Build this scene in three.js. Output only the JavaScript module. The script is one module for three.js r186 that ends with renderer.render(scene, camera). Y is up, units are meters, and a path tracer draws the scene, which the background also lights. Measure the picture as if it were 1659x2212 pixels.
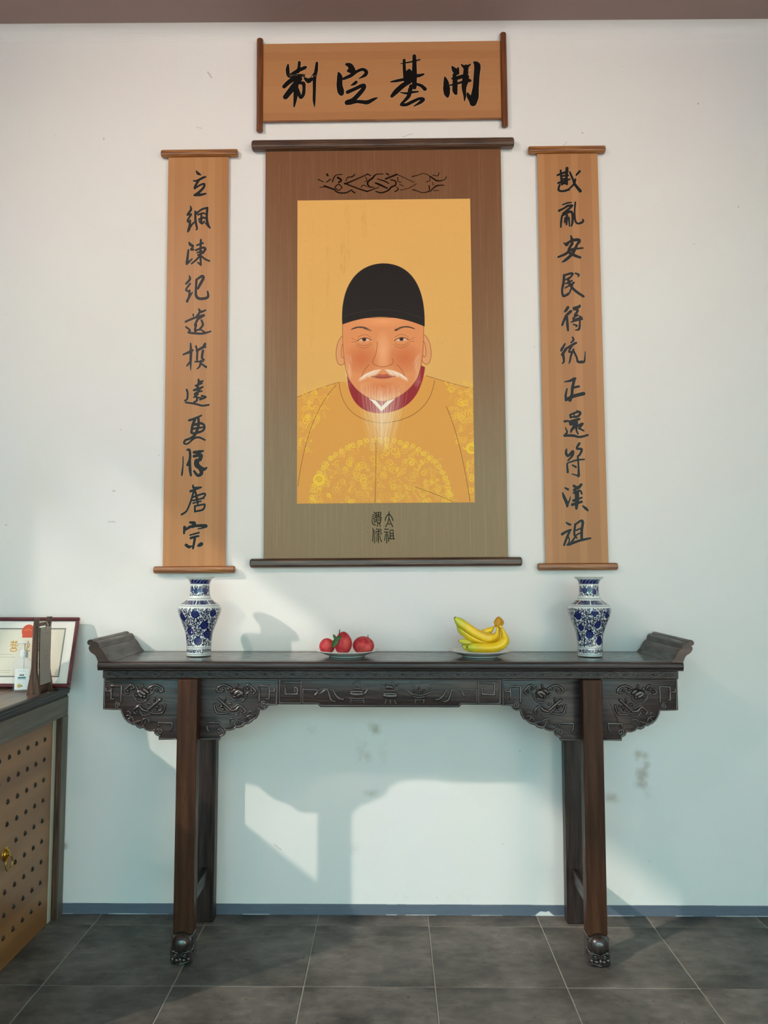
import * as THREE from 'three';
import { RoundedBoxGeometry } from 'three/addons/geometries/RoundedBoxGeometry.js';
import { mergeGeometries, mergeVertices, toCreasedNormals } from 'three/addons/utils/BufferGeometryUtils.js';

// ------------------------------------------------------------------ camera, sky, sun, exposure
const scene = new THREE.Scene();
const camera = new THREE.PerspectiveCamera(2 * Math.atan(1106 / 1662) * 180 / Math.PI, 1659 / 2212, 0.05, 200);
camera.rotation.order = 'YXZ';
camera.position.set(0, 1.382, 3.2);
camera.rotation.set(THREE.MathUtils.degToRad(4.27), THREE.MathUtils.degToRad(0.53), 0);

const renderer = new THREE.WebGLRenderer({ antialias: true });
renderer.toneMapping = THREE.LinearToneMapping;
renderer.toneMappingExposure = 6.3;
renderer.shadowMap.enabled = true;

{ // hazy daylight sky: white at the horizon, paler blue overhead, the same all round
  const W = 64, H = 128, d = new Float32Array(W * H * 4);
  for (let y = 0; y < H; y++) {
    const el = Math.max(0, ((y + 0.5) / H - 0.5) * 2), k = Math.pow(el, 0.55);
    const c = [0.5 - 0.3 * k, 0.95 - 0.36 * k, 0.98 - 0.03 * k];
    for (let x = 0; x < W; x++) d.set([c[0], c[1], c[2], 1], (y * W + x) * 4);
  }
  const t = new THREE.DataTexture(d, W, H, THREE.RGBAFormat, THREE.FloatType);
  t.mapping = THREE.EquirectangularReflectionMapping; t.magFilter = THREE.LinearFilter; t.needsUpdate = true;
  scene.background = t; scene.environment = t;
}
const sun = new THREE.DirectionalLight(new THREE.Color().setRGB(1.0, 0.88, 0.78), 5);
sun.position.set(-4.68, 3.56 + 0.6, 3.3); sun.target.position.set(0, 0.6, 0);
sun.castShadow = true; sun.shadow.radius = 2.2; sun.shadow.mapSize.set(4096, 4096);
Object.assign(sun.shadow.camera, { left: -7, right: 7, top: 7, bottom: -7, near: 0.1, far: 30 });
scene.add(sun, sun.target);
// two ceiling spotlights washing the scrolls
const spots = [-1.9, 1.9].map((x) => {
  const l = new THREE.SpotLight(new THREE.Color().setRGB(1.0, 0.77, 0.69), x < 0 ? 1.85 : 1.12, 0, 0.6, 1, 2);
  l.position.set(x, 3.52, 3.0); l.target.position.set(x * 0.12 - 0.15, 2.5, 0); l.castShadow = true; l.shadow.radius = 4; scene.add(l, l.target); return l;
});

// ------------------------------------------------------------------ helpers
const taken = new Set();
function numbered(name) {
  if (!taken.has(name)) { taken.add(name); return name; }
  for (let i = 1; ; i++) { const n = name + '_' + String(i).padStart(3, '0'); if (!taken.has(n)) { taken.add(n); return n; } }
}
function random(seed) {
  let a = seed | 0;
  return () => { a = (a + 0x6d2b79f5) | 0; let t = Math.imul(a ^ (a >>> 15), 1 | a); t = (t + Math.imul(t ^ (t >>> 7), 61 | t)) ^ t; return ((t ^ (t >>> 14)) >>> 0) / 4294967296; };
}
const shade = (o) => { o.castShadow = true; o.receiveShadow = true; return o; };
function thing(name, label, category, [x, y, z] = [0, 0, 0], group) {
  const o = new THREE.Group(); o.name = numbered(name); o.position.set(x, y, z); scene.add(o);
  o.userData = { label, category }; if (group) o.userData.group = group;
  return o;
}
function part(name, geo, mat, parent, x = 0, y = 0, z = 0, label) {
  const m = shade(new THREE.Mesh(geo, mat)); m.name = name; m.position.set(x, y, z); parent.add(m);
  if (label) m.userData.label = label;
  return m;
}
function structure(name, geo, mat, x = 0, y = 0, z = 0) {
  const m = shade(new THREE.Mesh(geo, mat)); m.name = numbered(name); m.position.set(x, y, z); m.userData.kind = 'structure'; scene.add(m); return m;
}
// uv in metres from the dominant axis of each face; grain says which axis runs along u
function metreUV(geo, grain = 'x', ou = 0, ov = 0) {
  const g = geo.index ? geo.toNonIndexed() : geo, p = g.attributes.position, uv = new Float32Array(p.count * 2);
  const a = new THREE.Vector3(), b = new THREE.Vector3(), c = new THREE.Vector3(), n = new THREE.Vector3(), gi = 'xyz'.indexOf(grain);
  for (let i = 0; i < p.count; i += 3) {
    a.fromBufferAttribute(p, i); b.fromBufferAttribute(p, i + 1); c.fromBufferAttribute(p, i + 2);
    n.copy(b).sub(a).cross(c.clone().sub(a)); const q = [Math.abs(n.x), Math.abs(n.y), Math.abs(n.z)], ax = q.indexOf(Math.max(...q));
    const rest = [0, 1, 2].filter((k) => k !== ax); const u = rest.includes(gi) ? gi : rest[0], v = rest.find((k) => k !== u);
    [a, b, c].forEach((w, k) => { uv[(i + k) * 2] = w.getComponent(u) + ou; uv[(i + k) * 2 + 1] = w.getComponent(v) + ov; });
  }
  g.setAttribute('uv', new THREE.BufferAttribute(uv, 2)); return g;
}
// uv 0..1 over the x-y extent, for printed sheets
function sheetUV(geo, w, h) {
  const p = geo.attributes.position, uv = geo.attributes.uv;
  for (let i = 0; i < p.count; i++) uv.setXY(i, p.getX(i) / w + 0.5, p.getY(i) / h + 0.5);
  return geo;
}
const box = (w, h, d, r = 0.003, grain = 'x', ou = 0, ov = 0) => metreUV(r > 0 ? new RoundedBoxGeometry(w, h, d, 2, Math.min(r, w / 2.01, h / 2.01, d / 2.01)) : new THREE.BoxGeometry(w, h, d), grain, ou, ov);
const placed = (g, x = 0, y = 0, z = 0, rx = 0, ry = 0, rz = 0) => g.applyMatrix4(new THREE.Matrix4().compose(new THREE.Vector3(x, y, z), new THREE.Quaternion().setFromEuler(new THREE.Euler(rx, ry, rz)), new THREE.Vector3(1, 1, 1)));
function merged(list) {
  return mergeGeometries(list.map((g) => { const n = g.index ? g.toNonIndexed() : g; for (const k of Object.keys(n.attributes)) if (!['position', 'normal', 'uv'].includes(k)) n.deleteAttribute(k); return n; }));
}
function ball(rx, ry, rz, x = 0, y = 0, z = 0, s = 14) { const g = new THREE.SphereGeometry(1, s, Math.max(6, s * 0.7 | 0)); g.scale(rx, ry, rz); g.translate(x, y, z); return g; }
function tube(points, r, seg = 24, sides = 8) { return new THREE.TubeGeometry(new THREE.CatmullRomCurve3(points.map((q) => new THREE.Vector3(...q))), seg, r, sides); }

// ---- noise and textures
const hash = (x, y, s) => { let h = Math.imul(x, 374761393) + Math.imul(y, 668265263) + Math.imul(s, 974634541); h = Math.imul(h ^ (h >>> 13), 1274126177); return ((h ^ (h >>> 16)) >>> 0) / 4294967296; };
function vnoise(x, y, s, px, py) { // value noise, period px, py
  const xi = Math.floor(x), yi = Math.floor(y), fx = x - xi, fy = y - yi, u = fx * fx * (3 - 2 * fx), v = fy * fy * (3 - 2 * fy);
  const m = (k, p) => ((k % p) + p) % p, x0 = m(xi, px), x1 = m(xi + 1, px), y0 = m(yi, py), y1 = m(yi + 1, py);
  const a = hash(x0, y0, s), b = hash(x1, y0, s), c = hash(x0, y1, s), d = hash(x1, y1, s);
  return a + (b - a) * u + (c - a) * v + (a - b - c + d) * u * v;
}
function fbm(u, v, s, fx, fy, oct = 4) { let t = 0, a = 0.5, n = 0; for (let o = 0; o < oct; o++) { t += a * vnoise(u * fx, v * fy, s + o * 17, fx, fy); n += a; a *= 0.5; fx *= 2; fy *= 2; } return t / n; }
function computed(w, h, f, srgb = true) {
  const d = new Uint8Array(w * h * 4), o = [0, 0, 0];
  for (let y = 0; y < h; y++) for (let x = 0; x < w; x++) { f((x + 0.5) / w, (y + 0.5) / h, o); const i = (y * w + x) * 4; d[i] = o[0]; d[i + 1] = o[1]; d[i + 2] = o[2]; d[i + 3] = 255; }
  const t = new THREE.DataTexture(d, w, h); t.wrapS = t.wrapT = THREE.RepeatWrapping; t.magFilter = THREE.LinearFilter; t.minFilter = THREE.LinearMipmapLinearFilter; t.generateMipmaps = true;
  if (srgb) t.colorSpace = THREE.SRGBColorSpace; t.needsUpdate = true; return t;
}
function painted(w, h, draw, srgb = true) {
  const c = document.createElement('canvas'); c.width = w; c.height = h; draw(c.getContext('2d'), w, h);
  const t = new THREE.CanvasTexture(c); t.wrapS = t.wrapT = THREE.RepeatWrapping; if (srgb) t.colorSpace = THREE.SRGBColorSpace; return t;
}
const sized = (t, su, sv) => { const c = t.clone(); c.repeat.set(1 / su, 1 / sv); c.needsUpdate = true; return c; };
const mix = (a, b, k) => [a[0] + (b[0] - a[0]) * k, a[1] + (b[1] - a[1]) * k, a[2] + (b[2] - a[2]) * k];
const clamp255 = (v) => Math.max(0, Math.min(255, v));
// wood grain running along u
function wood(w, h, light, dark, seed, fx = 3, fy = 40, pores = 0.25) {
  return computed(w, h, (u, v, o) => {
    const warp = fbm(u, v, seed + 5, 2, 3, 3) * 0.06, g = fbm(u, v + warp, seed, fx, fy, 4), p = vnoise(u * fx * 8, v * fy * 6, seed + 9, fx * 8, fy * 6);
    const k = Math.min(1, Math.max(0, (g - 0.5) * 2.2 + 0.5)) * (1 - pores * (p > 0.72 ? 1 : 0)), c = mix(dark, light, k);
    o[0] = c[0]; o[1] = c[1]; o[2] = c[2];
  });
}
function noiseMap(w, h, seed, fx, fy, lo, hi, oct = 5) { return computed(w, h, (u, v, o) => { const k = lo + (hi - lo) * fbm(u, v, seed, fx, fy, oct); o[0] = o[1] = o[2] = clamp255(k * 255); }, false); }

// ---- brush strokes: "x,y,w x,y,w;..." drawn as ink, or raised as carving
function parseStrokes(s) { return s.split(';').map((t) => t.trim().split(' ').map((q) => q.split(',').map(Number))); }
function sampled(pts, sharp, per = 7) {
  if (pts.length === 1) return pts;
  const out = [];
  for (let i = 0; i < pts.length - 1; i++) {
    const p0 = pts[Math.max(0, i - 1)], p1 = pts[i], p2 = pts[i + 1], p3 = pts[Math.min(pts.length - 1, i + 2)];
    for (let k = 0; k < per; k++) {
      const t = k / per;
      out.push([0, 1, 2].map((c) => sharp || c === 2 ? p1[c] + (p2[c] - p1[c]) * t : p1[c]));
      if (!sharp) { // cardinal spline
        const T = 0.85, h00 = 2 * t ** 3 - 3 * t ** 2 + 1, h10 = t ** 3 - 2 * t ** 2 + t, h01 = -2 * t ** 3 + 3 * t ** 2, h11 = t ** 3 - t ** 2, q = out[out.length - 1];
        for (const c of [0, 1]) q[c] = h00 * p1[c] + h10 * T * (p2[c] - p0[c]) / 2 * 1.2 + h01 * p2[c] + h11 * T * (p3[c] - p1[c]) / 2 * 1.2;
      }
    }
  }
  out.push(pts[pts.length - 1]); return out;
}
function ink(ctx, s, X, Y, k, grow = 0) { // X, Y: origin in pixels; k: pixels per unit
  for (const st of parseStrokes(s)) {
    const q = sampled(st, false, 10).map(([x, y, w]) => [X + x * k, Y + y * k, Math.max(0.3, w * k / 2 + grow)]);
    for (let i = 0; i < q.length; i++) {
      const [x, y, r] = q[i]; ctx.beginPath(); ctx.arc(x, y, r, 0, 7); ctx.fill();
      if (i) { const [px, py, pr] = q[i - 1], dx = x - px, dy = y - py, l = Math.hypot(dx, dy) || 1, nx = -dy / l, ny = dx / l;
        ctx.beginPath(); ctx.moveTo(px + nx * pr, py + ny * pr); ctx.lineTo(x + nx * r, y + ny * r); ctx.lineTo(x - nx * r, y - ny * r); ctx.lineTo(px - nx * pr, py - ny * pr); ctx.fill(); }
    }
  }
}
function relief(s, { k = 1e-4, sharp = false, rise = 0.5, flip = 1, x0 = 0, y0 = 0, z0 = 0, most = 0.006, fat = 1 } = {}) {
  const geos = [], ring = [[-1, -0.3], [-0.92, 0.35], [-0.6, 0.8], [0, 1], [0.6, 0.8], [0.92, 0.35], [1, -0.3]];
  for (const st of parseStrokes(s)) {
    const q = sampled(st, sharp, sharp ? 2 : 4).map(([x, y, w]) => [x * k * flip + x0, y * k + y0, w * k / 2 * fat]);
    const dirs = q.map((_, i) => { const a = q[Math.max(0, i - 1)], b = q[Math.min(q.length - 1, i + 1)]; const l = Math.hypot(b[0] - a[0], b[1] - a[1]) || 1; return [(b[0] - a[0]) / l, (b[1] - a[1]) / l]; });
    if (q.length === 1) dirs[0] = [1, 0];
    const rings = [];
    const push = (x, y, d, w, h, m = 1) => rings.push(ring.map(([a, b]) => [x - d[1] * a * w * m, y + d[0] * a * w * m, z0 + b * h]));
    const cap = (i, sgn) => { for (const t of sgn < 0 ? [80, 55, 28] : [28, 55, 80]) { const c = Math.cos(t * Math.PI / 180), n = Math.sin(t * Math.PI / 180), [x, y, w] = q[i], d = dirs[i], h = Math.min(most, w * 2 * rise); push(x + sgn * d[0] * w * n, y + sgn * d[1] * w * n, d, w * c, h * c); } };
    cap(0, -1);
    q.forEach(([x, y, w], i) => { let m = 1; if (i && i < q.length - 1) { const a = [q[i][0] - q[i - 1][0], q[i][1] - q[i - 1][1]], l = Math.hypot(...a) || 1; m = Math.min(1.45, 1 / Math.max(0.5, (a[0] * dirs[i][0] + a[1] * dirs[i][1]) / l)); } push(x, y, dirs[i], w, Math.min(most, w * 2 * rise), m); });
    cap(q.length - 1, 1);
    const n = ring.length, pos = new Float32Array(rings.length * n * 3), uv = new Float32Array(rings.length * n * 2), idx = [];
    rings.forEach((r, i) => r.forEach((v, j) => { pos.set(v, (i * n + j) * 3); uv.set([v[0], v[1]], (i * n + j) * 2); if (i && j) { const a = (i - 1) * n + j - 1, b = a + 1, c = i * n + j - 1, d = c + 1; idx.push(a, c, b, b, c, d); } }));
    const g = new THREE.BufferGeometry(); g.setAttribute('position', new THREE.BufferAttribute(pos, 3)); g.setAttribute('uv', new THREE.BufferAttribute(uv, 2)); g.setIndex(idx); g.computeVertexNormals(); geos.push(g.toNonIndexed());
  }
  return mergeGeometries(geos);
}

// ------------------------------------------------------------------ lettering and carving, as strokes
// Lettering, ornament and relief as brush strokes: x,y,width per point, measured on each sheet in millimetres from its top centre (caption and ornament in half millimetres, reliefs in tenths from the table centre)
const TOP_STROKES = [
  '-406,95,6 -408,117,16 -405,142,15 -395,151,12;-357,86,12 -359,109,12 -364,127,17;-396,144,13 -364,124,17 -335,111,15 -329,108,9;-402,151,9 -373,145,13 -337,146,12;-364,152,20 -399,172,20 -423,195,17;-356,161,23 -385,200,26 -417,242,22;-372,188,23 -374,243,17 -380,286,6;-356,181,9 -340,182,17 -337,204,13 -340,231,15 -351,246,12 -360,225,15 -364,206,9;-335,157,7 -318,170,22 -305,162,15;-281,89,10 -284,122,15 -291,159,15 -292,213,13 -293,259,12 -291,289,2;-305,151,3 -289,134,9',
  '-152,98,12 -137,104,22 -129,121,28 -124,132,17 -143,127,15;-165,163,12 -134,149,16 -108,131,13 -82,122,13 -67,133,16 -73,148,15 -100,164,2;-188,134,4 -182,154,23 -183,191,25 -178,218,29 -175,230,20;-135,194,2 -120,187,13 -111,179,13;-148,224,16 -117,210,15 -82,194,16 -77,204,17 -94,228,19 -123,258,19 -147,270,23 -150,271,20;-138,270,23 -109,267,14 -86,269,16 -63,271,19 -36,258,13 -19,251,3',
  '98,82,12 98,115,13 101,158,15 106,189,17;142,64,15 142,113,19 141,159,23 141,207,17;83,98,3 107,94,6 136,89,7 166,81,6;119,131,17 118,146,32 117,170,32;139,156,15 162,153,15 182,147,7;38,180,4 63,176,12 95,170,13 127,165,15;121,180,17 92,197,22 62,224,22 43,245,13;150,192,12 170,199,14 186,214,17;127,201,17 123,219,17;80,228,3 106,233,10 135,228,10 157,226,6;121,216,16 117,243,17 97,267,12 84,279,9;84,284,13 105,284,14 132,271,14 161,258,12 178,261,16 166,274,14 137,292,3',
  '273,161,4 278,185,22 280,215,30 281,236,25 284,252,6;305,115,6 316,131,22 326,143,20 331,120,6;314,152,15 317,185,22 316,222,22 320,237,12;296,199,6 324,192,9 353,184,12;304,169,7 324,167,17 353,159,17 374,162,9;345,105,4 363,119,17 386,104,3;366,116,20 364,144,22 362,177,29 355,210,20 358,247,12 356,272,2;362,177,23 382,179,12;398,95,3 414,111,28 410,162,25 406,211,26 400,253,35 393,280,29;371,235,6 375,250,17 389,271,26'
];
const LEFT_STROKES = [
  '-9,72,5 -1,83,12 11,89,4;-21,115,5 -6,115,9 20,102,10 32,98,6;3,113,8 -8,130,10 -15,145,10 -14,151,6;-15,150,6 7,135,8 25,130,9 24,144,10 5,165,11 -13,178,11;-16,179,9 8,178,12 33,173,7',
  '-33,227,4 -30,243,10 -44,263,9;-46,267,6 -29,263,8;-29,265,8 -44,291,8 -35,300,7;-33,291,9 -35,313,10 -38,330,13 -43,341,6;-39,333,7 -25,309,8 -12,296,5;-11,252,9 -10,292,10 -3,326,8 -8,332,4;-8,261,8 17,242,8 40,236,9;40,236,10 38,279,10 43,310,12 52,324,7;44,314,9 32,303,4;0,266,7 21,259,7 30,262,6;5,287,8 21,279,9 30,281,8;15,261,8 15,296,9;7,296,7 18,305,8 28,296,7',
  '-37,387,5 -30,398,13 -19,404,8 -28,419,8 -17,419,8;-39,421,8 -42,452,10 -44,475,13 -46,484,6;-42,480,8 -23,460,6;14,377,9 13,409,9 13,448,9 15,487,8;-3,400,7 23,391,8;-7,422,8 23,411,9 33,418,11 23,433,8;-2,433,6 17,426,8;2,443,7 27,433,7;13,444,8 -6,465,8 -25,481,6;17,448,7 32,461,8 51,470,7;15,487,8 2,476,6',
  '-34,534,5 -31,549,10 -47,568,9;-30,568,8 -47,594,8 -35,602,7;-32,598,9 -34,624,9 -42,645,11;-40,643,7 -21,607,6;-3,551,10 -5,590,10 -4,620,11 8,633,12 33,633,12 47,625,11 45,603,7;-3,551,8 20,536,11 26,545,12 12,573,12 4,590,8',
  '9,680,8 17,691,11 38,684,6;13,693,10 -3,714,8;-15,703,8 -14,710,4;-47,733,9 -12,718,9 30,706,10 5,723,10 -7,748,10;20,727,8 26,748,10 10,769,8;-3,748,11 -7,774,8 3,769,8;-45,756,8 -28,771,8 -34,780,8 -7,784,9 27,785,9 60,776,6;16,767,6 35,780,7',
  '-56,875,6 -27,863,12 -14,856,6;-25,827,6 -23,863,12 -24,905,10 -23,942,3;-24,903,8 -39,923,7;-2,839,8 2,854,8;36,831,12 27,845,8;2,859,10 27,845,11 38,843,8;4,863,9 3,899,8;28,859,10 24,888,10 33,899,7;-5,906,6 28,905,7;20,903,10 14,927,8 3,937,4;20,914,6 41,929,10',
  '10,982,7 14,993,12 29,989,6;12,993,10 6,1016,10;-2,1009,8 25,999,7;-8,1028,10 17,1020,11 29,1014,7;-4,1045,11 13,1033,10 26,1033,6;9,1045,7 -8,1058,7;0,1049,8 5,1070,9 -8,1079,6;5,1058,6 25,1063,7;25,1053,9 42,1058,7 17,1069,7;-39,1026,9 -35,1041,8 -37,1066,8 -47,1072,6;-43,1080,7 -3,1086,8 26,1094,8 55,1091,7',
  '-28,1156,9 -7,1150,10 24,1136,7;-3,1154,11 -13,1179,11 -17,1208,10;-3,1175,11 22,1169,10 37,1180,9 31,1200,9 -2,1211,10 -15,1210,8;-11,1192,9 31,1186,7;12,1150,10 12,1179,11 -2,1217,11 -23,1233,9 -43,1241,9 -47,1254,7 -31,1254,7 -6,1233,8 15,1229,8 40,1240,7',
  '-34,1281,8 -24,1283,10 -22,1317,11 -32,1345,10;-51,1310,4 -51,1345,5 -54,1378,8 -55,1389,5;-22,1317,8 -21,1362,12 -17,1389,8;-5,1292,12 15,1290,14 33,1286,7;-5,1308,12 24,1304,14 20,1321,17;7,1329,21 8,1346,21 33,1363,16 49,1357,6;18,1354,15 27,1379,15 12,1389,12 -4,1371,9',
  '-8,1430,6 -4,1441,10 25,1439,7;-18,1455,10 9,1445,8 27,1439,6;-4,1453,8 -13,1486,8 -23,1515,7 -35,1539,7 -54,1552,8;-7,1480,7 34,1466,8 44,1470,7 34,1484,7;1,1453,8 9,1486,10 13,1507,7;-7,1494,7 38,1484,7;-7,1505,6 26,1497,6;1,1517,8 1,1540,8;1,1517,7 34,1511,7 42,1513,8 34,1532,8 1,1540,7',
  '-19,1585,8 -2,1589,16 -6,1601,15 -22,1601,5;-41,1605,12 -43,1630,8;-39,1615,11 -6,1601,10 47,1600,14 29,1610,5 15,1612,4;-18,1638,6 19,1628,7;-14,1650,11 7,1644,9 19,1642,6;3,1646,10 -1,1671,10 -5,1693,8;-34,1679,12 -21,1687,12 -10,1683,4;15,1683,6 23,1679,15 30,1675,15'
];
const RIGHT_STROKES = [
  '-30,84,8 -29,106,9 -26,145,11;-44,105,8 -12,93,10 1,88,7;-3,75,13 -6,110,11 -5,145,10;-42,140,9 -17,132,10 9,123,6;-29,110,8 1,106,8;-25,123,7 -4,119,7;-25,138,15 -11,139,15;-36,149,8 -41,171,9 -22,176,9 3,169,10;9,93,8 21,124,9 29,146,11 51,176,14;32,124,8 25,145,8 3,167,7;51,89,10 39,102,8 35,108,4',
  '-26,236,5 -6,229,7 12,226,5;-41,262,10 -20,252,8 -3,241,10 16,239,8;16,241,8 -3,258,10 -24,275,10;-29,284,8 -33,310,9 -35,334,7;-24,282,8 5,267,11 15,276,10 15,310,10 10,330,6;-8,284,11 -11,323,8;0,293,8 2,330,6;-16,293,7 -19,314,6;29,226,7 25,267,7 27,306,8 37,319,8 54,315,10 61,307,9 57,300,3',
  '6,371,4 10,386,13 8,397,10;-24,403,4 -13,412,13 -4,403,8;-13,406,8 15,393,12 38,391,14 41,399,13 29,414,8;12,406,12 -5,440,10 17,457,13 44,468,10;30,416,11 11,451,13 -18,478,12 -33,487,4;-49,465,8 -20,453,11 10,433,11 35,429,8 56,427,7',
  '-26,545,11 -29,577,11 -36,611,9 -30,635,11 -11,624,7;-26,545,8 3,537,10 11,541,7 -6,560,8;-18,564,7 3,551,7;-19,581,7 6,569,8;-23,600,6 15,577,8;-10,560,10 -2,586,11 18,611,11 53,637,11;22,537,7 36,543,9 32,552,4;10,582,7 -7,624,7 -28,637,7',
  '-13,684,12 -21,696,12 -28,703,6;-1,701,12 -22,722,11 -39,760,9;-18,726,10 -17,756,12 -15,783,9;12,688,12 33,682,12 37,676,8;12,692,10 28,697,10 15,718,10;7,731,7 28,718,7;7,739,7 44,727,7;-2,748,5 46,735,7;36,722,7 35,756,8 31,778,10 16,782,4;8,758,6 23,763,8 18,769,3',
  '3,813,7 7,824,9 -4,836,6;-29,841,7 -42,862,11 -46,870,8;-25,862,12 -42,887,11;-38,887,12 -35,914,9 -42,925,5;-17,857,10 13,839,10 21,837,4;0,849,8 -13,874,8 -1,875,6;6,866,9 -5,891,9 -10,914,8 -15,926,3;8,875,8 19,900,8 23,917,10 40,919,12 51,914,8 55,875,3',
  '-35,1003,4 -12,999,10 5,991,12 13,989,6;7,993,11 -2,1027,12 -5,1056,12 -14,1081,15;-2,1029,10 25,1023,9;-25,1033,6 -31,1060,10 -30,1081,11;-30,1079,12 3,1064,14 44,1054,15',
  '-15,1144,8 -13,1156,7;-11,1142,8 18,1131,9 28,1136,10 17,1150,9 -11,1153,7;1,1135,5 3,1148,5;15,1124,4 15,1129,4;-16,1173,12 17,1163,11 25,1161,7;-12,1181,16 9,1175,16 4,1190,16 -9,1206,10 -13,1216,7;12,1190,11 10,1206,8 16,1223,7;17,1190,10 37,1181,9 20,1202,7;24,1202,8 41,1211,6;-38,1171,10 -24,1169,8;-35,1198,5 -29,1216,8 -38,1229,10;-40,1231,10 -5,1231,11 24,1237,9 57,1229,8',
  '-33,1289,7 -35,1305,11 -27,1316,10 -7,1297,10 -9,1314,10 -28,1336,6;21,1264,10 10,1285,9 30,1289,10 22,1310,9 13,1318,6;-32,1347,5 5,1335,7 40,1331,6;13,1318,8 15,1355,7 15,1397,11 11,1401,7;11,1399,7 -13,1392,4;-32,1351,7 -30,1384,10;-10,1355,6 4,1363,9',
  '-43,1450,6 -31,1456,10;-53,1470,5 -48,1487,12 -36,1515,14 -36,1528,7;-36,1524,7 -26,1503,6 -21,1487,3;-6,1442,11 10,1450,14 25,1436,10;-6,1459,10 14,1447,11;-7,1471,9 18,1462,8 26,1475,7;6,1470,18 5,1503,18 2,1536,10;-9,1503,11 26,1491,7;-14,1520,12 25,1508,9;29,1526,6 41,1536,12 49,1544,8',
  '-40,1595,7 -30,1601,10 -22,1603,6;-59,1642,11 -39,1630,9 -22,1624,7;-26,1626,9 -39,1654,10 -52,1687,8;-35,1648,5 -30,1670,6 -40,1687,6;-4,1601,9 -9,1642,9 1,1658,6;-2,1601,7 19,1587,9 27,1593,11 22,1626,11 21,1659,11;0,1626,6 18,1618,6;-5,1648,6 14,1638,6;-32,1685,11 5,1671,10 38,1663,9 58,1659,6;-3,1650,7 -24,1679,8'
];
const CAPTION_STROKES = [
  '30,3117,6 29,3166,5;-2,3191,6 7,3161,6 29,3139,6 51,3162,6 64,3192,6;30,3166,5 19,3208,6 2,3243,6;30,3171,5 44,3210,6 60,3243,6;23,3219,6 39,3220,6',
  '-7,3263,6 25,3264,6;-10,3286,6 27,3287,6;10,3289,6 9,3377,6;1,3303,5 -9,3356,5;19,3303,5 26,3365,6;38,3342,6 38,3287,6;34,3278,5 52,3270,6 63,3274,5 64,3310,6 67,3345,6;39,3298,6 62,3299,6;39,3319,6 62,3319,6;29,3342,6 74,3343,6',
  '-97,3119,5 -85,3133,5 -110,3147,4;-85,3147,4 -111,3163,5;-81,3149,5 -81,3164,5 -109,3179,5 -105,3219,6 -81,3228,6;-93,3177,5 -92,3209,5;-83,3177,4 -83,3212,4;-77,3121,5 -76,3144,5 -65,3151,4;-37,3119,5 -38,3147,5 -48,3152,4;-57,3117,5 -58,3159,5;-78,3126,4 -37,3126,4;-75,3139,4 -39,3139,4;-74,3151,4 -39,3152,4;-81,3166,5 -58,3159,5 -30,3167,6;-73,3171,5 -72,3198,5 -63,3210,6 -44,3209,6 -39,3193,5 -39,3171,5;-73,3171,4 -39,3171,4;-72,3183,4 -40,3183,4;-71,3192,4 -40,3192,4;-60,3212,5 -69,3240,5;-49,3212,5 -43,3240,5',
  '-105,3253,5 -102,3270,5 -91,3272,4;-101,3270,6 -103,3309,6 -107,3362,6;-91,3277,4 -91,3376,6;-74,3256,5 -70,3263,4 -42,3263,5 -40,3275,5 -82,3279,4;-58,3265,4 -58,3300,4;-82,3300,4 -75,3288,4 -42,3286,4 -33,3296,4 -40,3304,4 -75,3302,4;-58,3295,5 -58,3376,6;-63,3312,4 -79,3322,4;-60,3323,4 -80,3342,4;-56,3335,5 -77,3362,5;-47,3316,4 -43,3342,5 -33,3367,6'
];
const ORNAMENT_STROKES = [
  '-332,293,12 -305,290,14 -136,216,8;-320,298,11 -198,347,11 -137,367,12;-137,367,11 -37,332,6;21,258,14 117,219,15;121,219,6 266,292,5;285,304,5 216,343,5 147,358,5;2,214,6 -59,217,9 -90,248,15 -132,284,15 -121,324,11 -75,332,6;-64,368,8 -14,380,11 40,361,12 71,330,14 105,314,12 105,279,11 63,266,8;-67,292,11 -29,309,18 36,341,11;-52,257,6 10,277,11 48,298,8;-351,214,6 -405,221,8 -428,257,9 -435,280,8;-389,241,18 -359,265,14 -382,285,12;-424,340,11 -390,372,11 -321,377,11 -267,350,8;-351,329,8 -382,301,8 -411,328,8 -382,354,8 -355,333,6;-504,315,15 -428,344,12;-558,255,8 -512,279,6;-543,327,6 -505,323,6;-481,212,17 -474,224,12;-485,280,8 -451,256,9;-320,274,6 -305,242,8 -266,235,9 -243,215,8;-267,362,9 -244,378,11;248,240,8 294,229,6 347,214,5 393,234,6 400,274,6 370,290,6;408,242,11 462,279,12 523,271,6 543,244,6;424,227,5 470,235,6 478,207,6;254,356,9 292,368,6 338,383,6 392,369,8 392,322,9;399,377,6 453,326,12 522,319,6;430,366,5 472,366,5;423,290,5 427,318,5;-151,240,6 -140,268,6 -159,283,5;125,247,8 128,279,6 155,291,5;117,330,6 128,354,9 101,370,9;140,307,5 174,323,5;-190,327,6 -167,311,6 -140,327,6;29,210,11 48,222,9;-136,212,11 -105,228,6'
];
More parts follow.
